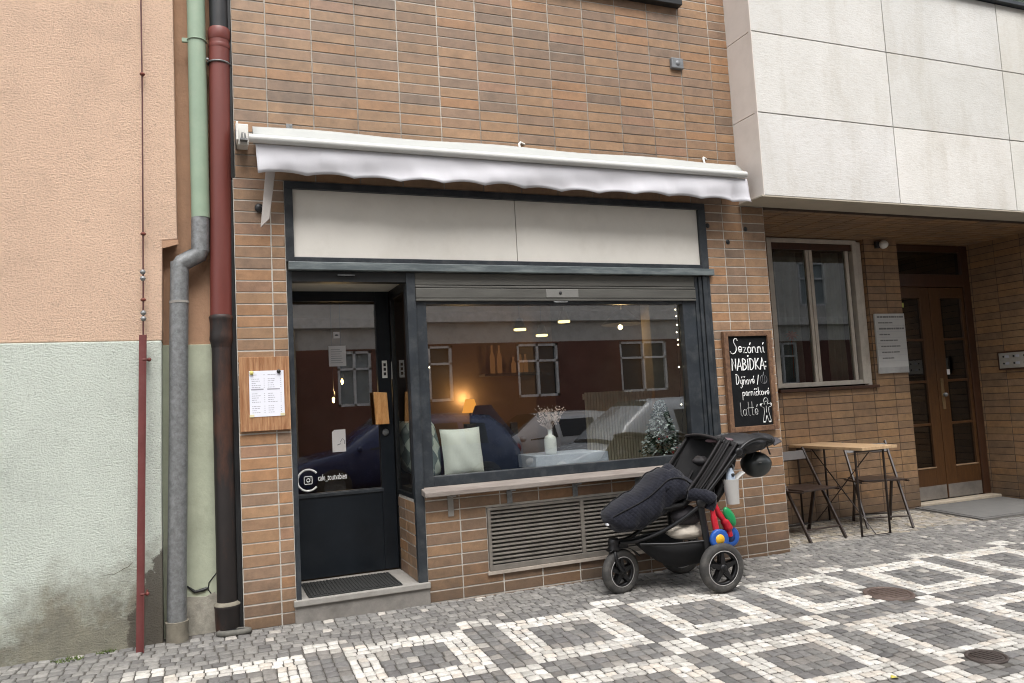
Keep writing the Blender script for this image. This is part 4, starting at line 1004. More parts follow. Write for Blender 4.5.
g = G(); g.ball((3.30, 1.3, 1.975), .022); g.build('bulb', M_hot, p)
lo = lamp('cone_pendant_light', (0, 0, 0), 4, WARM); lo.parent = p; lo.location = (.0, -.02, -.07)
p = thing('wall_strip_glow', (3.60, 1.15, 1.45), 'tall narrow warm glowing tube put in for a lit wall strip by the cream pillar', 'lamp')  # glowing tube and light added to stand in for a warm lit wall
g = G(); g.tube([(3.66, 1.12, 1.26), (3.655, 1.12, 1.75)], .030, 12); g.build('glow_tube', M_glow, p)
g = G(); g.tube([(3.66, 1.12, 1.75), (3.66, 1.12, 2.6)], .006, 6); g.build('glow_tube_cord', M_black, p)
lo = lamp('wall_strip_glow_light', (0, 0, 0), 6, WARM); lo.parent = p; lo.location = (-.1, -.1, .1)
for i, (x, z, lb) in enumerate(((.755, 1.585, 'bare glowing filament bulb seen through the cafe door, the upper one'), (.672, 1.42, 'bare glowing filament bulb seen through the cafe door, the lower one'))):
    p = thing('filament_bulb', (x, 2.0, z), lb, 'lamp', 'filament bulbs behind the door')
    g = G(); g.ball((x, 2.0, z), (.011, .011, .026)); g.build('filament', emit('filament_glow', (1., .62, .22), 14), p)
    g = G(); g.tube([(x, 2, z + .05), (x, 2, 2.6)], .004, 5); g.lathe([(.01, z + .03), (.016, z + .045), (.012, z + .08)], (x, 2, 0), n=10); g.build('socket', M_black, p)
lo = lamp('filament_light', (.71, 2.0, 1.5), 2.0, WARM)
# cushions
def cushion(name, c, w, h, t, rz, ry, m, label):
    th = thing(name, c, label, 'cushion', rz=rz)
    g = G()
    def side(s):
        def f(a, b):
            x, z = a * 2 - 1, b * 2 - 1; e = (1 - x ** 4) * (1 - z ** 4); k = 1 - .06 * (1 - abs(x)) * (z * z) - .0
            return (x * w / 2 * (1 - .05 * (1 - z * z)), s * t / 2 * max(0, e) ** .55 + .006 * math.sin(7 * x + 5 * z) * e, z * h / 2 * (1 - .05 * (1 - x * x)) + h / 2)
        return f
    g.grid(side(1), 16, 16); g.grid(side(-1), 16, 16)
    o = g.build('cover', m, th, local=True); o.rotation_euler = (rad(ry), 0, 0); return th
def patmat():
    s = N('patterned_cushion'); mp = s.n('ShaderNodeMapping'); mp.inputs['Scale'].default_value = (1, 1, 1); mp.inputs['Rotation'].default_value = (0, rad(45), 0); s.l(s.obj(), mp.inputs[0])
    ck = s.n('ShaderNodeTexChecker'); ck.inputs['Scale'].default_value = 9; s.l(mp.outputs[0], ck.inputs['Vector']); ck.inputs['Color1'].default_value = (.62, .66, .60, 1); ck.inputs['Color2'].default_value = (.20, .24, .24, 1)
    s.bsdf(ck.outputs[0], .9, 0, s.noise(200, 3), .001); return s.m
cushion('plain_cushion', (1.335, .28, .775), .34, .37, .13, rad(12), -8, mat('cream_green_cloth', (.90, .90, .85), .9, var=.05, bump=.006, bscale=9), 'pale cream green cushion leaning in the shop window')
cushion('patterned_cushion', (1.085, .27, .775), .30, .43, .12, rad(55), -6, patmat(), 'grey and white patterned cushion in the window corner behind the pale one')
cushion('patterned_cushion', (1.03, .66, .80), .34, .42, .13, rad(-80), 4, MC.setdefault('pc2', bpy.data.materials['patterned_cushion']), 'patterned cushion seen through the side glass of the door recess')
ct = thing('draped_coat', (1.72, .58, .75), 'dark navy coat hung over a chair back in the shop window', 'coat')
g = G(); secs = []
for k in range(12):
    t = k / 11; z = .76 + t * .54; w = .22 * (1 - .75 * max(0, t - .45) / .55) + .01; cx = 1.70 + .02 * math.sin(t * 5) - .06 * t
    secs.append([(cx + math.cos(a) * w * (1 + .08 * math.sin(5 * a + t * 4)), .62 + math.sin(a) * (.10 - .05 * t) * (1 + .12 * math.sin(6 * a)), z) for a in [2 * math.pi * q / 24 for q in range(24)]])
g.loft(secs); g.build('coat_cloth', mat('navy_cloth', (.012, .016, .030), .85, var=.3, scale=9, bump=.004, bscale=14), ct, subsurf=1)
g = G(); g.box(1.50, 1.56, .60, .63, .10, 1.15); g.box(1.84, 1.90, .60, .63, .10, 1.15); g.box(1.5, 1.9, .56, .98, .45, .49); g.box(1.5, 1.54, .94, .98, .1, .45); g.box(1.86, 1.9, .94, .98, .1, .45); g.box(1.46, 1.60, .58, .65, 1.13, 1.16)
ch = thing('cafe_chair', (1.7, .8, .1), 'dark chair under the navy coat inside the cafe', 'chair'); g.build('chair_frame', M_ind, ch, bevel=.004)
tb = thing('cafe_table', (2.2, .42, .1), 'small table with a pale blue cloth behind the window, vase standing on it', 'table')
g = G(); g.hexa([(1.87, .20, .80), (2.46, .16, .80), (2.46, .62, .80), (1.87, .62, .80), (1.87, .20, .895), (2.46, .16, .895), (2.46, .62, .895), (1.87, .62, .895)]); g.build('tablecloth', mat('pale_blue_cloth', (.44, .47, .56), .8, var=.15, scale=6, bump=.004, bscale=12), tb); g = G(); g.tube([(2.13, .42, .1), (2.13, .42, .87)], .03, 10); g.build('pedestal', M_ind, tb)
vs = thing('vase', (2.04, .30, .895), 'white bottle vase holding dried flowers on the window table', 'vase')
g = G(); g.lathe([(0, 0), (.044, 0), (.047, .02), (.047, .115), (.040, .135), (.017, .15), (.015, .185), (.018, .19)], (2.04, .30, .896), n=24); g.build('vase_body', mat('white_ceramic', (.74, .74, .72), .35, var=.03), vs)
df = thing('dried_flowers', (2.04, .30, 1.08), 'pinkish dried flower bunch sticking out of the white vase', 'flowers')
g = G(); random.seed(5)
for k in range(46):
    a, t = U(0, 6.28), U(.1, 1.0); L_ = U(.10, .22) ; d = Vector((math.cos(a) * t * .55, math.sin(a) * t * .3, 1 - .55 * t)).normalized() * L_
    p0 = Vector((2.04, .30, 1.07)); p1 = p0 + d; g.tube([p0, (p0 + p1) / 2 + Vector((U(-.01, .01), 0, .01)), p1], [.0014, .0012, .001], 4)
    for q in range(7):
        w = p0.lerp(p1, U(.55, 1.05)) + Vector((U(-.014, .014), U(-.01, .01), U(-.014, .014))); r = U(.003, .009)
        g.add([w, w + Vector((r, 0, r * .6)), w + Vector((0, r * .5, r * 1.6)), w + Vector((-r, 0, r * .5))], [(0, 1, 2, 3)])
g.build('flower_stems', mat('dried_petals', (.50, .38, .33), .9, var=.35, scale=40), df)
xt = thing('christmas_tree', (3.06, .33, .74), 'small snow dusted artificial christmas tree with red berries in the window', 'christmas tree')
g1, g2, g3 = G(), G(), G()
for k in range(1150):
    t = random.random() ** .75; a = U(0, 6.28); rr_ = (.012 + .165 * (1 - t)) * U(.35, 1.06); z = .83 + t * .42 + U(-.012, .012)
    c = Vector((3.06 + math.cos(a) * rr_, .33 + math.sin(a) * rr_, z)); out = Vector((math.cos(a), math.sin(a), -.35)).normalized(); sd = Vector((-math.sin(a), math.cos(a), U(-.5, .5)))
    gg = g2 if random.random() < .42 else g1; L_ = U(.018, .036)
    for q in range(3):
        d = (out + sd * U(-.7, .7) + Vector((0, 0, U(-.3, .6)))).normalized() * L_; w = sd * .007
        gg.add([c - w, c + w, c + d + w * .4, c + d - w * .4], [(0, 1, 2, 3)])
        gg.add([c - Vector((0, 0, .005)), c + Vector((0, 0, .005)), c + d * .9 + Vector((0, 0, .003)), c + d * .9 - Vector((0, 0, .003))], [(0, 1, 2, 3)])
for k in range(14): t = random.random(); a = U(3.2, 6.2); rr_ = .012 + .15 * (1 - t); g3.ball((3.06 + math.cos(a) * rr_, .33 + math.sin(a) * rr_, .83 + t * .40), .009, 8, 6)
g1.build('needles', mat('tree_needles', (.06, .10, .07), .8, var=.4, scale=50), xt); g2.build('snowy_tips', mat('snow_flock', (.80, .85, .85), .9, var=.1), xt); g3.build('berry', mat('red_berry', (.28, .02, .02), .4), xt)
g = G(); g.tube([(3.06, .33, .745), (3.06, .33, 1.22)], [.012, .003], 8); g.lathe([(0, .745), (.07, .745), (.075, .83), (.03, .84)], (3.06, .33, 0), n=16); g.build('trunk', M_ind, xt)
sc_ = thing('slatted_screen', (2.9, .85, .74), 'beige slatted wooden screen standing behind the shop window', 'screen')
g = G()
for k in range(24): x = 2.62 + k * .028; g.box(x, x + .019, .80, .815, .70, 1.36)
g.box(2.61, 3.30, .816, .83, .70, .74); g.box(2.61, 3.30, .816, .83, 1.30, 1.35); g.build('slat_panel', mat('slat_wood', (.46, .40, .30), .7, var=.15, scale=5), sc_)
for i, (x, zs, lb) in enumerate(((1.03, (1.96, 1.875, 1.79, 1.66, 1.585, 1.31, 1.05), 'string of tiny fairy lights down the window edge by the door'), (3.12, (1.985, 1.93, 1.86, 1.80, 1.74, 1.70, 1.52, 1.22), 'string of tiny fairy lights down the window edge by the chalkboard'))):
    f_ = thing('fairy_light_string', (x, .1, 1.5), lb, 'fairy lights', 'fairy lights in the shop window')
    for z in zs:
        g = G(); g.ball((x + U(-.006, .02), .10, z), .0058, 8, 6); g.build('bulb', M_fairy, f_)
    g = G(); g.tube([(x + .012 * math.sin(k * 1.9), .105, 2.02 - k * .08) for k in range(14)], .0014, 4); g.build('wire', M_dark, f_)
# shelf with bottles
sf_ = thing('wall_shelf', (2.6, 2.5, 1.6), 'shelf on the cafe wall carrying glowing bottles', 'shelf')
boxo('shelf_board', M_ind, sf_, 2.3, 2.95, 2.42, 2.61, 1.60, 1.625)
M_amb = emit('bottle_painted_glow', (1., .42, .14), .07)  # light on the bottles is put in as a faint glow of their own
for i, x in enumerate((2.42, 2.50, 2.66, 2.74, 2.80)):
    g = G(); h = (.30, .30, .17, .2, .2)[i]; g.lathe([(0, 0), (.024, 0), (.026, .01), (.026, h * .6), (.010, h * .78), (.010, h)], (x, 2.50, 1.626), n=14)
    b_ = g.build('bottle', M_amb, None); tag(b_, 'amber bottle on the cafe wall shelf, its light put in as glow', 'bottle', 'bottles on the cafe shelf')
pl_ = thing('plant_table', (3.05, 1.45, .1), 'dark table with dried twigs at the back of the cafe', 'table'); boxo('table_top', M_ind, pl_, 2.55, 3.5, 1.3, 1.7, 1.16, 1.19); g = G(); g.box(2.6, 2.64, 1.4, 1.44, .1, 1.16); g.box(3.4, 3.44, 1.4, 1.44, .1, 1.16); g.build('leg', M_ind, pl_)

# ================================================================ ACROSS THE STREET (seen mirrored in the glass)
F = thing('street_house', (5, -12, ZR), 'red brown fronted house across the street mirrored in the shop window', 'building')
M_fb = mat('red_brown_front', (.17, .072, .055), .8, var=.3, scale=1.2, grime=(.30, .20, .16), gscale=.8, gamt=.4); M_fg = mat('grey_render', (.70, .68, .64), .9, var=.08, scale=2, grime=(.25, .24, .22)); M_fw = mat('white_frame', (.85, .86, .86), .5)
wins = [(-.9, .1), (2.5, 3.3), (3.9, 5.0), (6.65, 7.75), (9.5, 10.9), (12.8, 14.0), (15.8, 16.9)]
rects = [(-8, 30, ZR, 2.78)]
for a, b in wins: rects = cut(rects, (a, b, 1.44, 2.74))
g = G(); [g.box(a, b, -12.3, -12, c, d) for a, b, c, d in rects]; g.build('ground_wall', M_fb, F)
rects = [(-8, 30, 2.78, 14)]; ups = [(x, x + 1.1) for x in np.arange(-6, 28, 2.9)]
for a, b in ups: rects = cut(rects, (a, b, 3.9, 5.3))
g = G(); [g.box(a, b, -12.3, -12.02, c, d) for a, b, c, d in rects]; g.build('upper_wall', M_fg, F)
boxo('stone_pilaster', mat('beige_stone', (.42, .37, .28), .85), F, .55, 1.55, -12.0, -11.9, ZR, 3.25)
boxo('cornice_band', mat('pale_band', (.82, .80, .76), .85), F, -8, 30, -12.02, -11.86, 3.28, 3.52)
boxo('roof', M_fb, F, -8, 30, -13.5, -11.7, 14, 14.2)
for (a, b), (c, d) in [(w, (1.44, 2.74)) for w in wins] + [(u, (3.9, 5.3)) for u in ups]:
    g = G(); g.box(a, b, -12.1, -12.02, c, c + .06); g.box(a, b, -12.1, -12.02, d - .06, d); g.box(a, a + .06, -12.1, -12.02, c, d); g.box(b - .06, b, -12.1, -12.02, c, d); g.box((a + b) / 2 - .03, (a + b) / 2 + .03, -12.1, -12.02, c, d); g.box(a, b, -12.1, -12.02, c + .85, c + .9)
    w_ = g.build('window', M_fw, F); boxo('pane', random.choice([mat('grey_blind', (.34, .39, .40), .4, var=.1), mat('dark_pane', (.05, .06, .065), .2), mat('pale_curtain', (.55, .56, .54), .8, var=.15, scale=4, stretch=(6, 1, .3))]), w_, a + .05, b - .05, -12.14, -12.11, c, d, bevel=0)

def car(name, loc, rz, col, label, H=1.45, suv=0):
    c = thing(name, loc, label, 'car', rz=rz)
    pm = mat(name + '_paint', col, .25, .0, var=.03, bump=0, Coat_Weight=.6)
    gm = mat('car_glass', (.015, .018, .02), .08, bump=0)
    # stations: x, zbelt, ztop, halfwidth belt, halfwidth top
    k = H / 1.45
    st_ = [(-2.1, .55, .62, .70, .60), (-2.02, .80, .92, .80, .70), (-1.85, .90, 1.15 * k, .84, .62), (-1.55, .93, 1.38 * k, .86, .60), (-.9, .94, H, .88, .60), (0, .93, H, .88, .61), (.35, .92, 1.42 * k, .88, .61), (.85, .91, 1.12 * k, .88, .68), (1.15, .90, .93, .88, .74), (1.7, .80, .85, .86, .74), (2.0, .68, .74, .80, .68), (2.12, .5, .56, .66, .55)]
    secs = []
    for x, zb, zt, wb, wt in st_:
        half = [(wb * .92, .22), (wb, .38), (wb + .015, .65 if zb > .66 else zb * .85), (wb, zb), (wt + (wb - wt) * .18, zb + (zt - zb) * .75), (wt * .85, zt - .008), (0, zt + .012)]
        ring = [(x, y, z) for y, z in half] + [(x, -y, z) for y, z in reversed(half[:-1])]
        secs.append(ring)
    g = G(); g.loft(secs); body = g.build('body', pm, c, local=True, bevel=0)
    def q(i, r, s_=1, o=.004):
        p = Vector(secs[i][r]); return Vector((p.x, p.y + (o if p.y > 0 else -o), p.z + .003))
    for s_ in (0, 1):
        for (i, j, t0, t1) in ((3, 4, .25, .92), (4, 5, .06, .94), (5, 7, .06, .75)):
            g = G(); R1 = (3, 4) if not s_ else (9, 8)
            a, b_, cc, d = q(i, R1[0]), q(j, R1[0]), q(j, R1[1]), q(i, R1[1])
            mm = lambda u, v: (a.lerp(b_, u)).lerp(d.lerp(cc, u), v)
            g.add([mm(t0, .08), mm(t1, .08), mm(t1, .95), mm(t0, .95)], [(0, 1, 2, 3)]); g.build('side_window', gm, c, local=True, solid=.004)
    def scr(i0, i1, nm):
        g = G(); v = []
        for i in (i0, i1):
            for r in (4, 5, 6, 7, 8): p = Vector(secs[i][r]); v.append((p.x, p.y * .95, p.z + .012))
        g.add(v, [(k_, k_ + 1, k_ + 6, k_ + 5) for k_ in range(4)]); g.build(nm, gm, c, local=True, solid=.006)
    scr(6, 8, 'windscreen'); scr(2, 3, 'rear_window')
    for x in (-1.3, 1.32):
        for y in (-.84, .84):
            s_ = 1 if y > 0 else -1
            g = G(); g.lathe([(.20, -.10), (.30, -.10), (.32, -.08), (.32, .08), (.30, .10), (.20, .10)], (x, y, .32), 'y', 24); t_ = g.build('wheel', M_rubber, c, local=True)
            g = G(); g.lathe([(0, .07), (.06, .08), (.19, .06), (.205, .10), (.21, .08)] if s_ > 0 else [(0, -.07), (.06, -.08), (.19, -.06), (.205, -.10), (.21, -.08)], (x, y, .32), 'y', 20); g.build('rim', M_galv, t_, local=True)
    for y in (-.62, .62):
        g = G(); g.ball((2.0, y, .66), (.10, .16, .07)); g.build('headlight', M_white, c, local=True)
        g = G(); g.ball((-2.03, y * 1.05, .82), (.07, .13, .09)); g.build('taillight', mat('tail_red', (.35, .01, .01), .3), c, local=True)
    for s_ in (-1, 1):
        g = G(); g.ball((.85, s_ * .98, .98), (.06, .09, .06)); g.build('mirror', pm, c, local=True)
    return c
car('parked_blue_car', (3.1, -9.2, ZR), rad(180), (.022, .045, .14), 'dark blue car parked across the street, mirrored in the door glass', 1.55)
car('parked_silver_car', (6.1, -9.5, ZR), rad(180), (.62, .63, .64), 'silver white hatchback parked across the street, mirrored in mid window', 1.45)
car('parked_grey_van', (6.75, -6.35, ZR), rad(180), (.46, .50, .54), 'light grey car parked close to the kerb, mirrored behind the christmas tree', 1.62)
# ================================================================ STROLLER
SO = Vector((2.825, -.42, gz(2.825, -.42)))
SR = math.atan2(.0975, -.995)
ST = thing('stroller', SO, 'black three wheeled jogging stroller with navy footmuff parked before the vent grille', 'stroller', rz=SR)
ST.rotation_euler = (rad(-1.6), 0, SR)
M_fr = mat('stroller_frame', (.009, .009, .010), .40, .2, var=.2, scale=10)
M_navy = mat('navy_quilt', (.0085, .0092, .0150), 1.0, var=.35, scale=14, bump=.012, bscale=38, Specular_IOR_Level=.2)
def quilt():
    s = N('navy_quilt'); o = s.obj(); hs_ = []
    for rot in (45, -45):
        mp = s.n('ShaderNodeMapping'); mp.inputs['Rotation'].default_value = (0, rad(rot), 0); s.l(o, mp.inputs[0])
        w_ = s.n('ShaderNodeTexWave'); w_.inputs['Scale'].default_value = 14; w_.inputs['Distortion'].default_value = .6; s.l(mp.outputs[0], w_.inputs['Vector']); hs_.append(s.math('POWER', w_.outputs['Fac'], .35))
    h = s.math('ADD', s.math('MULTIPLY', hs_[0], hs_[1]), s.math('MULTIPLY', s.noise(9, 5, .6), 2.2))
    c = s.mix(s.ramp(s.noise(30, 4), .3, .7), (.0065, .0070, .012), (.014, .015, .023))
    s.bsdf(c, .95, 0, h, .0024, .9, Specular_IOR_Level=.25, Sheen_Weight=.12); return s.m
M_navy = quilt()
M_bf2 = mat('black_canopy', (.006, .0055, .006), .85, var=.3, scale=9, bump=.002, bscale=260)
M_rib = mat('canopy_piping', (.017, .0145, .016), .7, var=.2, scale=12)
def sb(g, name, m, par=ST, **k): return g.build(name, m, par, local=True, **k)
def wheel(c, R, w, steer=0.0):
    h = bpy.data.objects.new('wheel', None)
    # wheel as a mesh: tyre; rim + spokes as sub-parts
    g = G(); prof = []
    for k in range(13):
        a = rad(-100 + 380 * k / 12 - 90); 
    tr = .026
    pr = [(R - .052, -w * .5), (R - .040, -w * .62), (R - .018, -w * .66), (R - .004, -w * .45), (R, -w * .15), (R, w * .15), (R - .004, w * .45), (R - .018, w * .66), (R - .040, w * .62), (R - .052, w * .5), (R - .052, -w * .5)]
    g.lathe(pr, (0, 0, 0), 'y', 44); t = sb(g, 'wheel', M_rubber); t.location = c; t.rotation_euler = (0, 0, steer)
    bpy.data.objects.remove(h)
    for s in (-1, 1):
        g = G(); g.lathe([(R - .047, s * w * .50), (R - .050, s * w * .60), (R - .054, s * w * .56)], (0, 0, 0), 'y', 44); sb(g, 'rim_line', mat('rim_line', (.36, .35, .34), .5, var=.1), t)
    g = G(); g.lathe([(R - .053, -w * .42), (R - .066, -w * .40), (R - .066, w * .40), (R - .053, w * .42), (R - .053, -w * .42)], (0, 0, 0), 'y', 40)
    g.lathe([(0, w * .7), (.020, w * .7), (.026, w * .5), (.026, -w * .5), (.020, -w * .7), (0, -w * .7)], (0, 0, 0), 'y', 20)
    for k in range(5):
        a = 2 * math.pi * k / 5 + .3; ca, sa = math.cos(a), math.sin(a)
        for s in (-1, 1):
            y = s * w * .30
            g.prism([(.018 * ca - .020 * sa, y, .018 * sa + .020 * ca), (.018 * ca + .020 * sa, y, .018 * sa - .020 * ca), ((R - .060) * ca + .010 * sa, y, (R - .060) * sa - .010 * ca), ((R - .060) * ca - .010 * sa, y, (R - .060) * sa + .010 * ca)], (0, s * .010, 0))
    sb(g, 'rim', M_fr, t)
    return t
RW, RF = .165, .152
wheel((0, .285, RW), RW, .048, .05); wheel((0, -.285, RW), RW, .048, -.05); wheel((.615, .0, RF - .006), RF, .046, .28)
def tb_(name, pts, r, m=M_fr, n=10, **k):
    g = G()
    g.tube(pts, r, n); return sb(g, name, m, **k)
def smooth_path(pts, n=8):
    P = [Vector(p) for p in pts]; out = []
    for i in range(len(P) - 1):
        a = P[max(i - 1, 0)]; b = P[i]; c = P[i + 1]; d = P[min(i + 2, len(P) - 1)]
        for k in range(n):
            t = k / n; out.append(.5 * ((2 * b) + (c - a) * t + (2 * a - 5 * b + 4 * c - d) * t * t + (3 * b - a - 3 * c + d) * t ** 3))
    return out + [P[-1]]
tb_('rear_axle', [(0, -.265, RW), (0, .265, RW)], .014)
for s in (-1, 1):
    g = G(); g.tube(smooth_path([(.025, s * .262, RW + .005), (.065, s * .255, .22), (.085, s * .245, .40), (.105, s * .235, .60)]), .0165, 10, flat=1.5); sb(g, 'rear_post', M_fr)
    g = G(); g.tube(smooth_path([(.105, s * .235, .585), (.22, s * .20, .50), (.36, s * .13, .41), (.50, s * .07, .355), (.62, s * .03, .345)]), .0145, 10); sb(g, 'front_tube', M_fr)
    g = G(); g.tube(smooth_path([(.11, s * .238, .60), (-.06, s * .238, .77), (-.215, s * .235, .925), (-.30, s * .23, .985), (-.40, s * .22, 1.005), (-.50, s * .20, .985)]), .013, 10); sb(g, 'handle_tube', M_fr)
    g = G(); g.tube([(.075, s * .25, .345), (.30, s * .19, .335), (.50, s * .09, .335)], .009, 8); sb(g, 'basket_rail', M_fr)
    g = G(); g.ball((.10, s * .245, .605), (.040, .022, .040)); g.ball((-.215, s * .24, .925), (.030, .018, .030)); sb(g, 'hinge', M_fr)
g = G(); g.tube(smooth_path([(-.50, .20, .985), (-.535, .15, .975), (-.545, 0, .97), (-.535, -.15, .975), (-.50, -.20, .985)]), .016, 10); sb(g, 'handlebar', M_blackfab)
# head block and fork
g = G(); g.lathe([(0, .375), (.030, .375), (.040, .365), (.042, .345), (.036, .325), (.045, .31), (.045, .298), (.0, .298)], (.655, 0, 0), n=24); sb(g, 'steering_head', M_fr)
g = G()
for s in (-1, 1):
    g.tube(smooth_path([(.655, s * .018, .30), (.665, s * .042, .26), (.645, s * .046, .20), (.615, s * .044, .148)]), [.014] * 24 + [.011], 8)
sb(g, 'fork', M_fr)
g = G(); g.grid(lambda a, b: (.615 + (RF + .014) * math.cos(rad(58 + a * 88)), (b - .5) * .075, .148 + (RF + .014) * math.sin(rad(58 + a * 88))), 14, 3); sb(g, 'mudguard', M_fr, solid=.004)
g = G(); g.box(.56, .63, -.03, .03, .302, .34); sb(g, 'fork_crown', M_fr, bevel=.008)
# underseat basket
def bsk(a, b):
    u = .50 - a * .48; s = b * 2 - 1
    hw = .09 + a * .15; dep = .19 * math.sin(min(1, a * 1.25) * math.pi * .62) * (1 - abs(s) ** 4)
    return (u, s * hw, .335 - dep * 1.02 - .0 * a)
g = G(); g.grid(bsk, 16, 16); sb(g, 'basket', M_blackfab, solid=.003)
g = G(); g.box(.13, .16, .18, .26, .19, .20) if 0 else None
g = G(); g.ball((.20, .06, .24), (.11, .13, .05)); g.ball((.32, .03, .27), (.09, .10, .05)); g.build('x', M_bf2, ST, local=True) if 0 else None
# seat shell
seat = G()
def seatf(a, b):
    s = b * 2 - 1; pts = [(.38, .53), (.28, .535), (.16, .545), (.06, .62), (-.08, .80), (-.22, .985)]
    t = a * (len(pts) - 1); i = min(int(t), len(pts) - 2); f = t - i; u = pts[i][0] * (1 - f) + pts[i + 1][0] * f; z = pts[i][1] * (1 - f) + pts[i + 1][1] * f
    k = abs(s) ** 3
    return (u + k * .10 * min(1, a * 1.2), s * (.165 + .04 * a), z + k * .05 + .006 * math.sin(a * 30) * (1 - k))
seat.grid(seatf, 30, 16); so_ = sb(seat, 'seat', M_bf2, solid=.025)
g = G(); g.tube([(-.02, .07, .78), (.08, .06, .64), (.13, .02, .60)], .011, 6, flat=.3); g.tube([(-.02, -.07, .78), (.08, -.06, .64), (.13, -.02, .60)], .011, 6, flat=.3); g.ball((-.02, .05, .86), (.05, .06, .035), f=lambda p: 1 + .15 * math.sin(8 * p.x)); sb(g, 'harness', M_rib, so_)
# folded canopy: side fabric + ribs
for s in (-1, 1):
    g = G()
    lo_ = [(.20, .66), (.12, .62), (.06, .63)]; 
    def cf(a, b, s=s):
        # a along hinge->top, b front->rear
        base = Vector((.19 - .13 * b, 0, .69 - .07 * b)); top = Vector((-.08 - .17 * b, 0, 1.015 - .06 * b + .02 * math.sin(b * 3.14)))
        p = base.lerp(top, a); return (p.x, s * (.215 + .012 * math.sin(b * 19) + .01 * math.sin(a * 3.14)), p.z)
    g.grid(cf, 14, 14); sb(g, 'canopy_side', M_bf2, solid=.004)
    for b in (.02, .28, .5, .74):
        g = G(); g.tube([Vector(cf(k / 8, b)) + Vector((0, s * .008, 0)) for k in range(9)], .0075, 8); sb(g, 'canopy_rib', M_rib)
def ctop(a, b):
    s = a * 2 - 1; u = -.07 - b * .16; z = 1.015 + .018 * (1 - s * s) - b * .05 + .012 * math.sin(b * 16)
    return (u, s * .222, z)
g = G(); g.grid(ctop, 16, 16); sb(g, 'canopy_top', M_bf2, solid=.012)
g = G(); g.tube([( -.065, (k / 10 * 2 - 1) * .222, 1.02 + .018 * (1 - (k / 10 * 2 - 1) ** 2)) for k in range(11)], .010, 8); sb(g, 'canopy_bow', M_rib)
# far-side front edge of canopy: slanted wing towards the footmuff
g = G(); g.grid(lambda a, b: (.19 - .26 * a + .02 * b, -.20 - .01 * b + .39 * 0, .70 + .315 * a - .06 * b), 8, 3); sb(g, 'canopy_wing', M_bf2, solid=.006)
g = G(); g.grid(lambda a, b: (.14 - .30 * a - .07 * b * (1 - a) + .012 * math.sin(b * 14), .222 + .016 * math.sin(b * 9 + a * 7), .63 + .30 * a - .07 * b * (1 - .3 * a)), 14, 10); sb(g, 'seat_side', M_bf2, solid=.006)
secs = []
for k in range(10):
    t = k / 9; cu, cz = -.045 - .17 * t, .585 + .33 * t; hw = .17 + .03 * math.sin(t * 3.1); dp = .045 + .03 * math.sin(t * 3.1)
    secs.append([(cu - .02 + dp * math.cos(a) * (1 + .10 * math.sin(3 * a + t * 9)), hw * math.sin(a) * (1 + .05 * math.sin(5 * a + t * 7)), cz + .02 * math.cos(a)) for a in [2 * math.pi * q / 22 for q in range(22)]])
g = G(); g.loft(secs); sb(g, 'hood_fabric', M_bf2, subsurf=1)
# back panel
g = G(); g.grid(lambda a, b: (-.04 - .20 * a - .03 * math.sin(b * 3.14), (b * 2 - 1) * .20, .60 + .36 * a), 8, 10); sb(g, 'seat_back_cover', M_bf2, solid=.02)
# footmuff
PR = [(.70, .485, .012, .05), (.692, .495, .050, .11), (.665, .50, .075, .145), (.61, .515, .098, .165), (.54, .535, .110, .175), (.46, .565, .120, .18), (.38, .61, .130, .19), (.31, .665, .132, .20), (.25, .70, .122, .205), (.20, .715, .105, .215), (.13, .70, .085, .22), (.05, .675, .070, .225), (.0, .655, .045, .225), (-.02, .65, .02, .20)]
def muff():
    secs = []; n = 40
    P2 = smooth_path([(a, b, c) for a, b, c, d in PR], 4); D2 = smooth_path([(d, 0, 0) for a, b, c, d in PR], 4)
    for i, (p, d) in enumerate(zip(P2, D2)):
        ring = []
        for k in range(n):
            a = 2 * math.pi * k / n; ca, sa = math.cos(a), math.sin(a)
            r = 1 + .05 * math.sin(3 * a + p.x * 17) * math.sin(p.x * 23 + a) + .028 * math.sin(p.x * 70 + 2 * a) + .02 * math.sin(p.x * 31 - 5 * a)
            y = d.x * abs(ca) ** .8 * (1 if ca > 0 else -1) * r; z = p.y + p.z * abs(sa) ** .8 * (1 if sa > 0 else -1) * r
            z -= .10 * max(0, (.30 - p.x) / .30) * max(0, abs(y) / .22 - .2) * (1 if p.x < .3 else 0) * .9
            ring.append((p.x + .02 * sa, y, z))
        secs.append(ring)
    return secs
MS = muff(); g = G(); g.loft(MS); fm = sb(g, 'footmuff', M_navy, subsurf=1)
for kk in (4, 12):
    g = G(); g.tube([Vector(q_[kk]) * 1.0 + Vector((0, .004 if kk == 4 else -.004, .004)) for q_ in MS[6:46]], .0045, 6); sb(g, 'footmuff_seam', M_blackfab, fm)
g = G(); g.box(.735, .752, .10, .125, .490, .500); lb_ = sb(g, 'label_tag', M_paper, fm)
# open collar flap of the footmuff
def flap(a, b):
    s = b * 2 - 1; return (.30 - .15 * a - .03 * math.cos(s * 3), s * .19, .79 + .055 * math.sin(a * 3.1) - .10 * abs(s) ** 2 + .012 * math.sin(s * 9 + a * 5) - .03 * a)
g = G(); g.grid(flap, 10, 18); sb(g, 'footmuff_collar', M_navy, fm, solid=.028)
g = G(); g.tube(smooth_path([(.18, .20, .665), (.08, .235, .645), (.02, .24, .61), (.04, .235, .55)]), [.045] * 8 + [.05] * 8 + [.035] * 9, 12); sb(g, 'footmuff_corner', M_navy, fm)
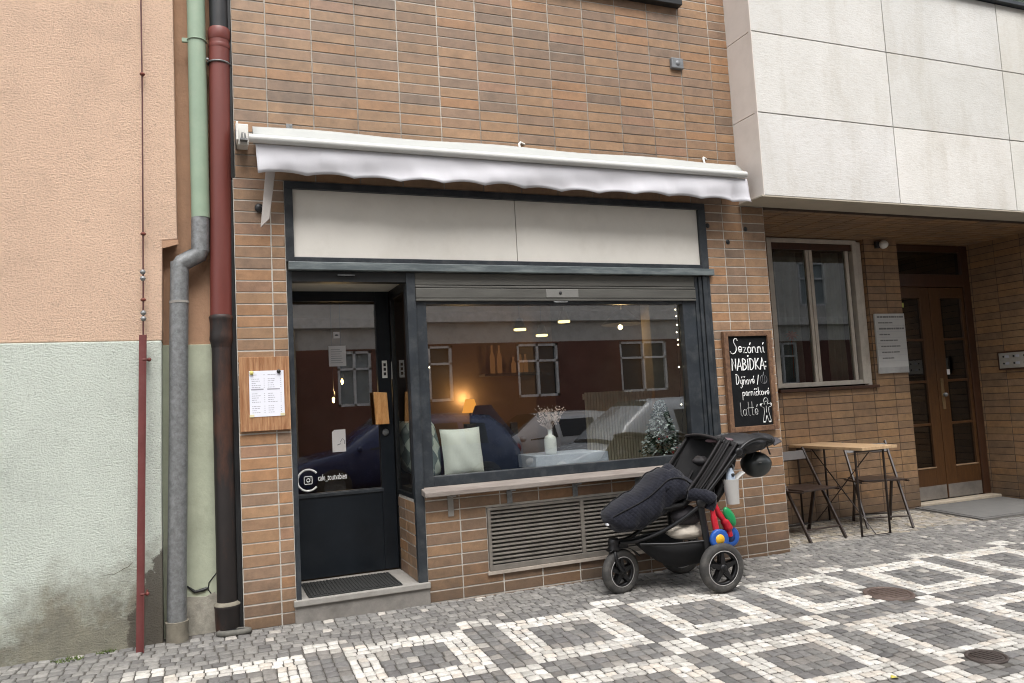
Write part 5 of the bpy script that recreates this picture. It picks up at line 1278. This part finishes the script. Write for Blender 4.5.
# pouch bags under the seat
bg = thing('pouch_bag', SO + Vector((.0, 0, .5)), 'dark round pouch bag hanging under the stroller seat', 'bag', rz=SR)
g = G(); g.ball((.145, .12, .0), (.115, .10, .068), f=lambda p: 1 + .05 * math.sin(7 * p.x + 3 * p.z) - .15 * max(0, p.z) * abs(p.x)); g.build('bag_body', mat('aubergine_fabric', (.030, .026, .030), .85, var=.25, scale=14, bump=.003, bscale=40), bg, local=True)
g = G(); g.tube([(.11, .21, .06), (.14, .222, .03), (.12, .22, -.01)], .004, 6); g.build('bag_cord', M_black, bg, local=True)
bg2 = thing('canvas_bag', SO + Vector((0, 0, .38)), 'cream canvas bag lying in the basket under the stroller', 'bag', rz=SR)
g = G(); g.ball((.15, .10, .01), (.135, .12, .058), 24, 16, f=lambda p: 1 + .05 * math.sin(9 * p.x + 4 * p.y) + .04 * math.sin(13 * p.z + 5 * p.x)); g.build('bag_body', mat('cream_canvas', (.50, .45, .38), .9, var=.12, scale=9, bump=.004, bscale=30), bg2, local=True)
# things over the handlebar
jk = thing('black_organiser', SO + Vector((0, 0, .95)), 'black fabric bag and folded cap slung over the stroller handlebar', 'bag', rz=SR)
g = G(); g.ball((-.36, .02, .005), (.20, .21, .078), 28, 18, f=lambda p: 1 + .06 * math.sin(9 * p.x + 2) + .05 * math.sin(8 * p.y + 5 * p.z)); g.build('bag_body', mat('black_nylon', (.014, .014, .016), .6, var=.4, scale=14, bump=.006, bscale=18), jk, local=True, subsurf=1)
g = G(); g.ball((-.28, .10, -.035), (.09, .10, .06), 20, 14, f=lambda p: 1 + .08 * math.sin(6 * p.x + 9 * p.z)); g.build('bag_pocket', MC['black_nylon'], jk, local=True)
g = G(); g.ball((-.545, .03, .02), (.085, .13, .055), 24, 14, f=lambda p: 1 + .06 * math.sin(7 * p.x)); g.build('cap_crown', MC['black_nylon'], jk, local=True)
g = G(); g.grid(lambda a, b: (-.60 - .085 * a + .01, (b * 2 - 1) * (.10 - .03 * a) + .04, .012 + .02 * a - .03 * (b * 2 - 1) ** 2 * 1), 8, 12); g.build('cap_visor', mat('grey_visor', (.05, .045, .05), .7, var=.2), jk, local=True, solid=.006)
g = G(); g.ball((-.17, .10, .045), (.10, .10, .020), 20, 10); g.build('pink_lining', mat('dusty_pink_fabric', (.14, .09, .10), .9, var=.25, scale=10), jk, local=True)
hm = thing('helmet', SO + Vector((0, 0, .80)), 'round black helmet hanging beneath the stroller handlebar', 'helmet', rz=SR)
g = G(); g.ball((-.485, .05, .010), (.112, .108, .105), 32, 20, f=lambda p: 1.0 if p.z < .1 else 1 - .25 * (p.z - .1)); g.build('helmet_shell', mat('helmet_shell', (.018, .022, .022), .42, var=.15, scale=9, Coat_Weight=.2), hm, local=True)
g = G(); g.tube([(-.55, .14, .07), (-.52, .155, .13), (-.49, .12, .17)], .007, 6, flat=.4); g.tube([(-.40, .13, .05), (-.44, .14, .12), (-.46, .12, .17)], .007, 6, flat=.4); g.build('chin_strap', M_black, hm, local=True)
g = G(); g.ball((-.45, .158, .02), (.014, .004, .005)); g.build('helmet_badge', mat('badge_grey', (.06, .06, .06), .4), hm, local=True)
bt = thing('bottle_holder', SO + Vector((0, 0, .69)), 'white and grey bottle holder clipped behind the stroller seat', 'bottle holder', rz=SR)
M_off = mat('offwhite_plastic', (.46, .45, .43), .45, var=.06)
g = G(); secs = []
for k in range(9):
    t = k / 8; z = -.13 + .17 * t; w = .044 + .016 * t; secs.append([(-.17 + .01 * t + w * math.cos(a), .22 + w * .8 * math.sin(a), z) for a in [2 * math.pi * q / 20 for q in range(20)]])
g.loft(secs); g.build('holder_cup', M_off, bt, local=True)
g = G(); g.grid(lambda a, b: (-.185 - .085 * a, .20 + (b - .5) * .075, .0 + .075 * a ** .6 + .01 * math.sin(b * 3)), 8, 8); g.build('holder_flap', M_off, bt, local=True, solid=.008)
g = G(); g.lathe([(0, .02), (.032, .02), (.034, .05), (.030, .085), (.020, .10), (.018, .118), (0, .12)], (-.16, .22, 0), n=20); b2 = g.build('bottle', mat('bottle_blue_white', (.42, .50, .60), .3, var=.1, scale=20), bt, local=True)
g = G(); g.lathe([(.006, -.007), (.012, -.004), (.012, .004), (.006, .007)], (-.163, .253, .072), 'y', 12); g.build('bottle_eye', M_black, b2, local=True)
g = G(); g.tube([(-.16 + .034 * math.cos(a), .22, .115 + .034 * math.sin(a)) for a in [2 * math.pi * k / 20 for k in range(20)]], .006, 8, close=True); g.tube([(-.16, .22, .145), (-.15, .22, .20)], .005, 6); g.build('clip_ring', mat('grey_clip', (.24, .24, .24), .4), bt, local=True)
ty = thing('toy_walker', SO + Vector((-.045, .004, .39)), 'red plastic push toy with blue wheels and green pedal hung on the stroller', 'toy', rz=SR)
M_tr, M_tb, M_ty, M_tg = mat('toy_red', (.50, .015, .03), .35, var=.06), mat('toy_blue', (.02, .09, .36), .35, var=.05), mat('toy_yellow', (.72, .40, .02), .4, var=.05), mat('toy_green', (.01, .26, .08), .35, var=.05)
g = G(); g.tube(smooth_path([(-.015, .26, .24), (-.03, .26, .10), (-.045, .265, -.03)]), [.017] * 8 + [.022] * 9, 10); g.build('toy_leg', M_tr, ty, local=True)
g = G(); g.tube(smooth_path([(-.075, .20, .22), (-.10, .20, .12), (-.16, .20, .04), (-.18, .20, -.05)]), [.016] * 6 + [.022] * 8 + [.034] * 6 + [.022] * 5, 10); g.build('toy_leg', M_tr, ty, local=True)
g = G(); g.tube([(-.015, .26, .24), (-.04, .23, .255), (-.075, .20, .22)], .015, 8); g.build('toy_crossbar', M_tr, ty, local=True)
def twheel(c, r):
    g = G(); g.lathe([(.5 * r, -.014), (.9 * r, -.018), (r, -.010), (r, .010), (.9 * r, .018), (.5 * r, .014)], c, 'y', 28); w_ = g.build('toy_wheel', M_tb, ty, local=True)
    g = G(); g.lathe([(0, .017), (.5 * r, .015), (.56 * r, .0), (.5 * r, -.015), (0, -.017)], c, 'y', 24); g.build('wheel_hub', M_ty if c[1] > .22 else mat('toy_dark_blue', (.01, .04, .18), .4), w_, local=True)
twheel((-.045, .285, -.045), .068); twheel((-.185, .19, -.055), .070)
g = G(); g.ball((0, 0, 0), (.036, .024, .075), 20, 12); o_ = g.build('toy_pedal', M_tg, ty, local=True)
o_.location = (-.180, .215, .085); o_.rotation_euler = (0, rad(28), 0)
g = G(); g.tube([(-.06, .25, .22), (-.06, .235, .30), (-.10, .235, .42)], .004, 6); g.build('hanging_strap', M_black, ty, local=True)

lx, ly = 2.61, -2.26
lf = G(); lf.grid(lambda a, b: (lx + (a - .5) * .045, ly + (b - .5) * .022 * math.sin(a * 3.05 + .05) * 1.6, gz(lx, ly) + .006 + .006 * math.sin(a * 4)), 8, 4)
tag(lf.build('fallen_leaf', mat('yellow_leaf', (.48, .42, .08), .7, var=.2), solid=.0008), 'small yellow fallen leaf on the white setts at the lower edge of the pavement', 'leaf')
# ================================================================ CAMERA AND LIGHT
import numpy as _n
def rotm(w):
    w = _n.array(w); th = _n.linalg.norm(w); k = w / th; K = _n.array([[0, -k[2], k[1]], [k[2], 0, -k[0]], [-k[1], k[0], 0]])
    return _n.eye(3) + _n.sin(th) * K + (1 - _n.cos(th)) * K @ K
Rm = rotm([-.09003030204991026, -.38144791392140154, -.03822899989749907]) @ _n.array([[1, 0, 0], [0, 0, -1], [0, 1, 0]], float)
r_, d_, f_ = Rm[0], Rm[1], Rm[2]
cam = bpy.data.cameras.new('camera'); co = bpy.data.objects.new('camera', cam); COL.objects.link(co)
mw = Matrix.Identity(4)
for i in range(3): mw[i][0] = r_[i]; mw[i][1] = -d_[i]; mw[i][2] = -f_[i]
mw[0][3], mw[1][3], mw[2][3] = -.4291223121487489, -5.138256424819835, 1.2983120367056147
co.matrix_world = mw
cam.sensor_width = 36; cam.lens = 769.97 / 1024 * 36; cam.clip_start = .05; cam.clip_end = 600
S.camera = co
w = bpy.data.worlds.new('World'); S.world = w; w.use_nodes = True; t = w.node_tree; t.nodes.clear()
SUN_EL, SUN_AZ = 60, 184    # degrees; azimuth measured clockwise from +Y
sk = t.nodes.new('ShaderNodeTexSky'); sk.sky_type = 'NISHITA'; sk.sun_disc = False; sk.sun_elevation = rad(SUN_EL); sk.sun_rotation = rad(SUN_AZ); sk.dust_density = 4; sk.air_density = 1.2; sk.ozone_density = 1
hs = t.nodes.new('ShaderNodeHueSaturation'); hs.inputs['Saturation'].default_value = .26
bgk = t.nodes.new('ShaderNodeBackground'); bgk.inputs[1].default_value = .15
ow = t.nodes.new('ShaderNodeOutputWorld'); t.links.new(sk.outputs[0], hs.inputs['Color']); t.links.new(hs.outputs[0], bgk.inputs[0]); t.links.new(bgk.outputs[0], ow.inputs[0])
sl_ = bpy.data.lights.new('sun', 'SUN'); sl_.energy = 1.2; sl_.angle = rad(40); sl_.color = (1, .985, .97)
so2 = bpy.data.objects.new('sun', sl_); COL.objects.link(so2)
az, el = rad(SUN_AZ), rad(SUN_EL); dirv = Vector((math.sin(az) * math.cos(el), math.cos(az) * math.cos(el), math.sin(el)))
so2.rotation_euler = dirv.to_track_quat('Z', 'Y').to_euler()
S.view_settings.view_transform = 'Standard'; S.view_settings.look = 'None'; S.view_settings.gamma = 1; S.view_settings.exposure = 1.15
S.cycles.use_denoising = True; S.cycles.filter_width = 1.05
try: S.cycles.denoiser = 'OPENIMAGEDENOISE'
except Exception: pass
S.cycles.max_bounces = 7; S.cycles.transparent_max_bounces = 12; S.cycles.glossy_bounces = 4; S.cycles.diffuse_bounces = 4
S.cycles.caustics_reflective = False; S.cycles.caustics_refractive = False; S.cycles.sample_clamp_indirect = 6
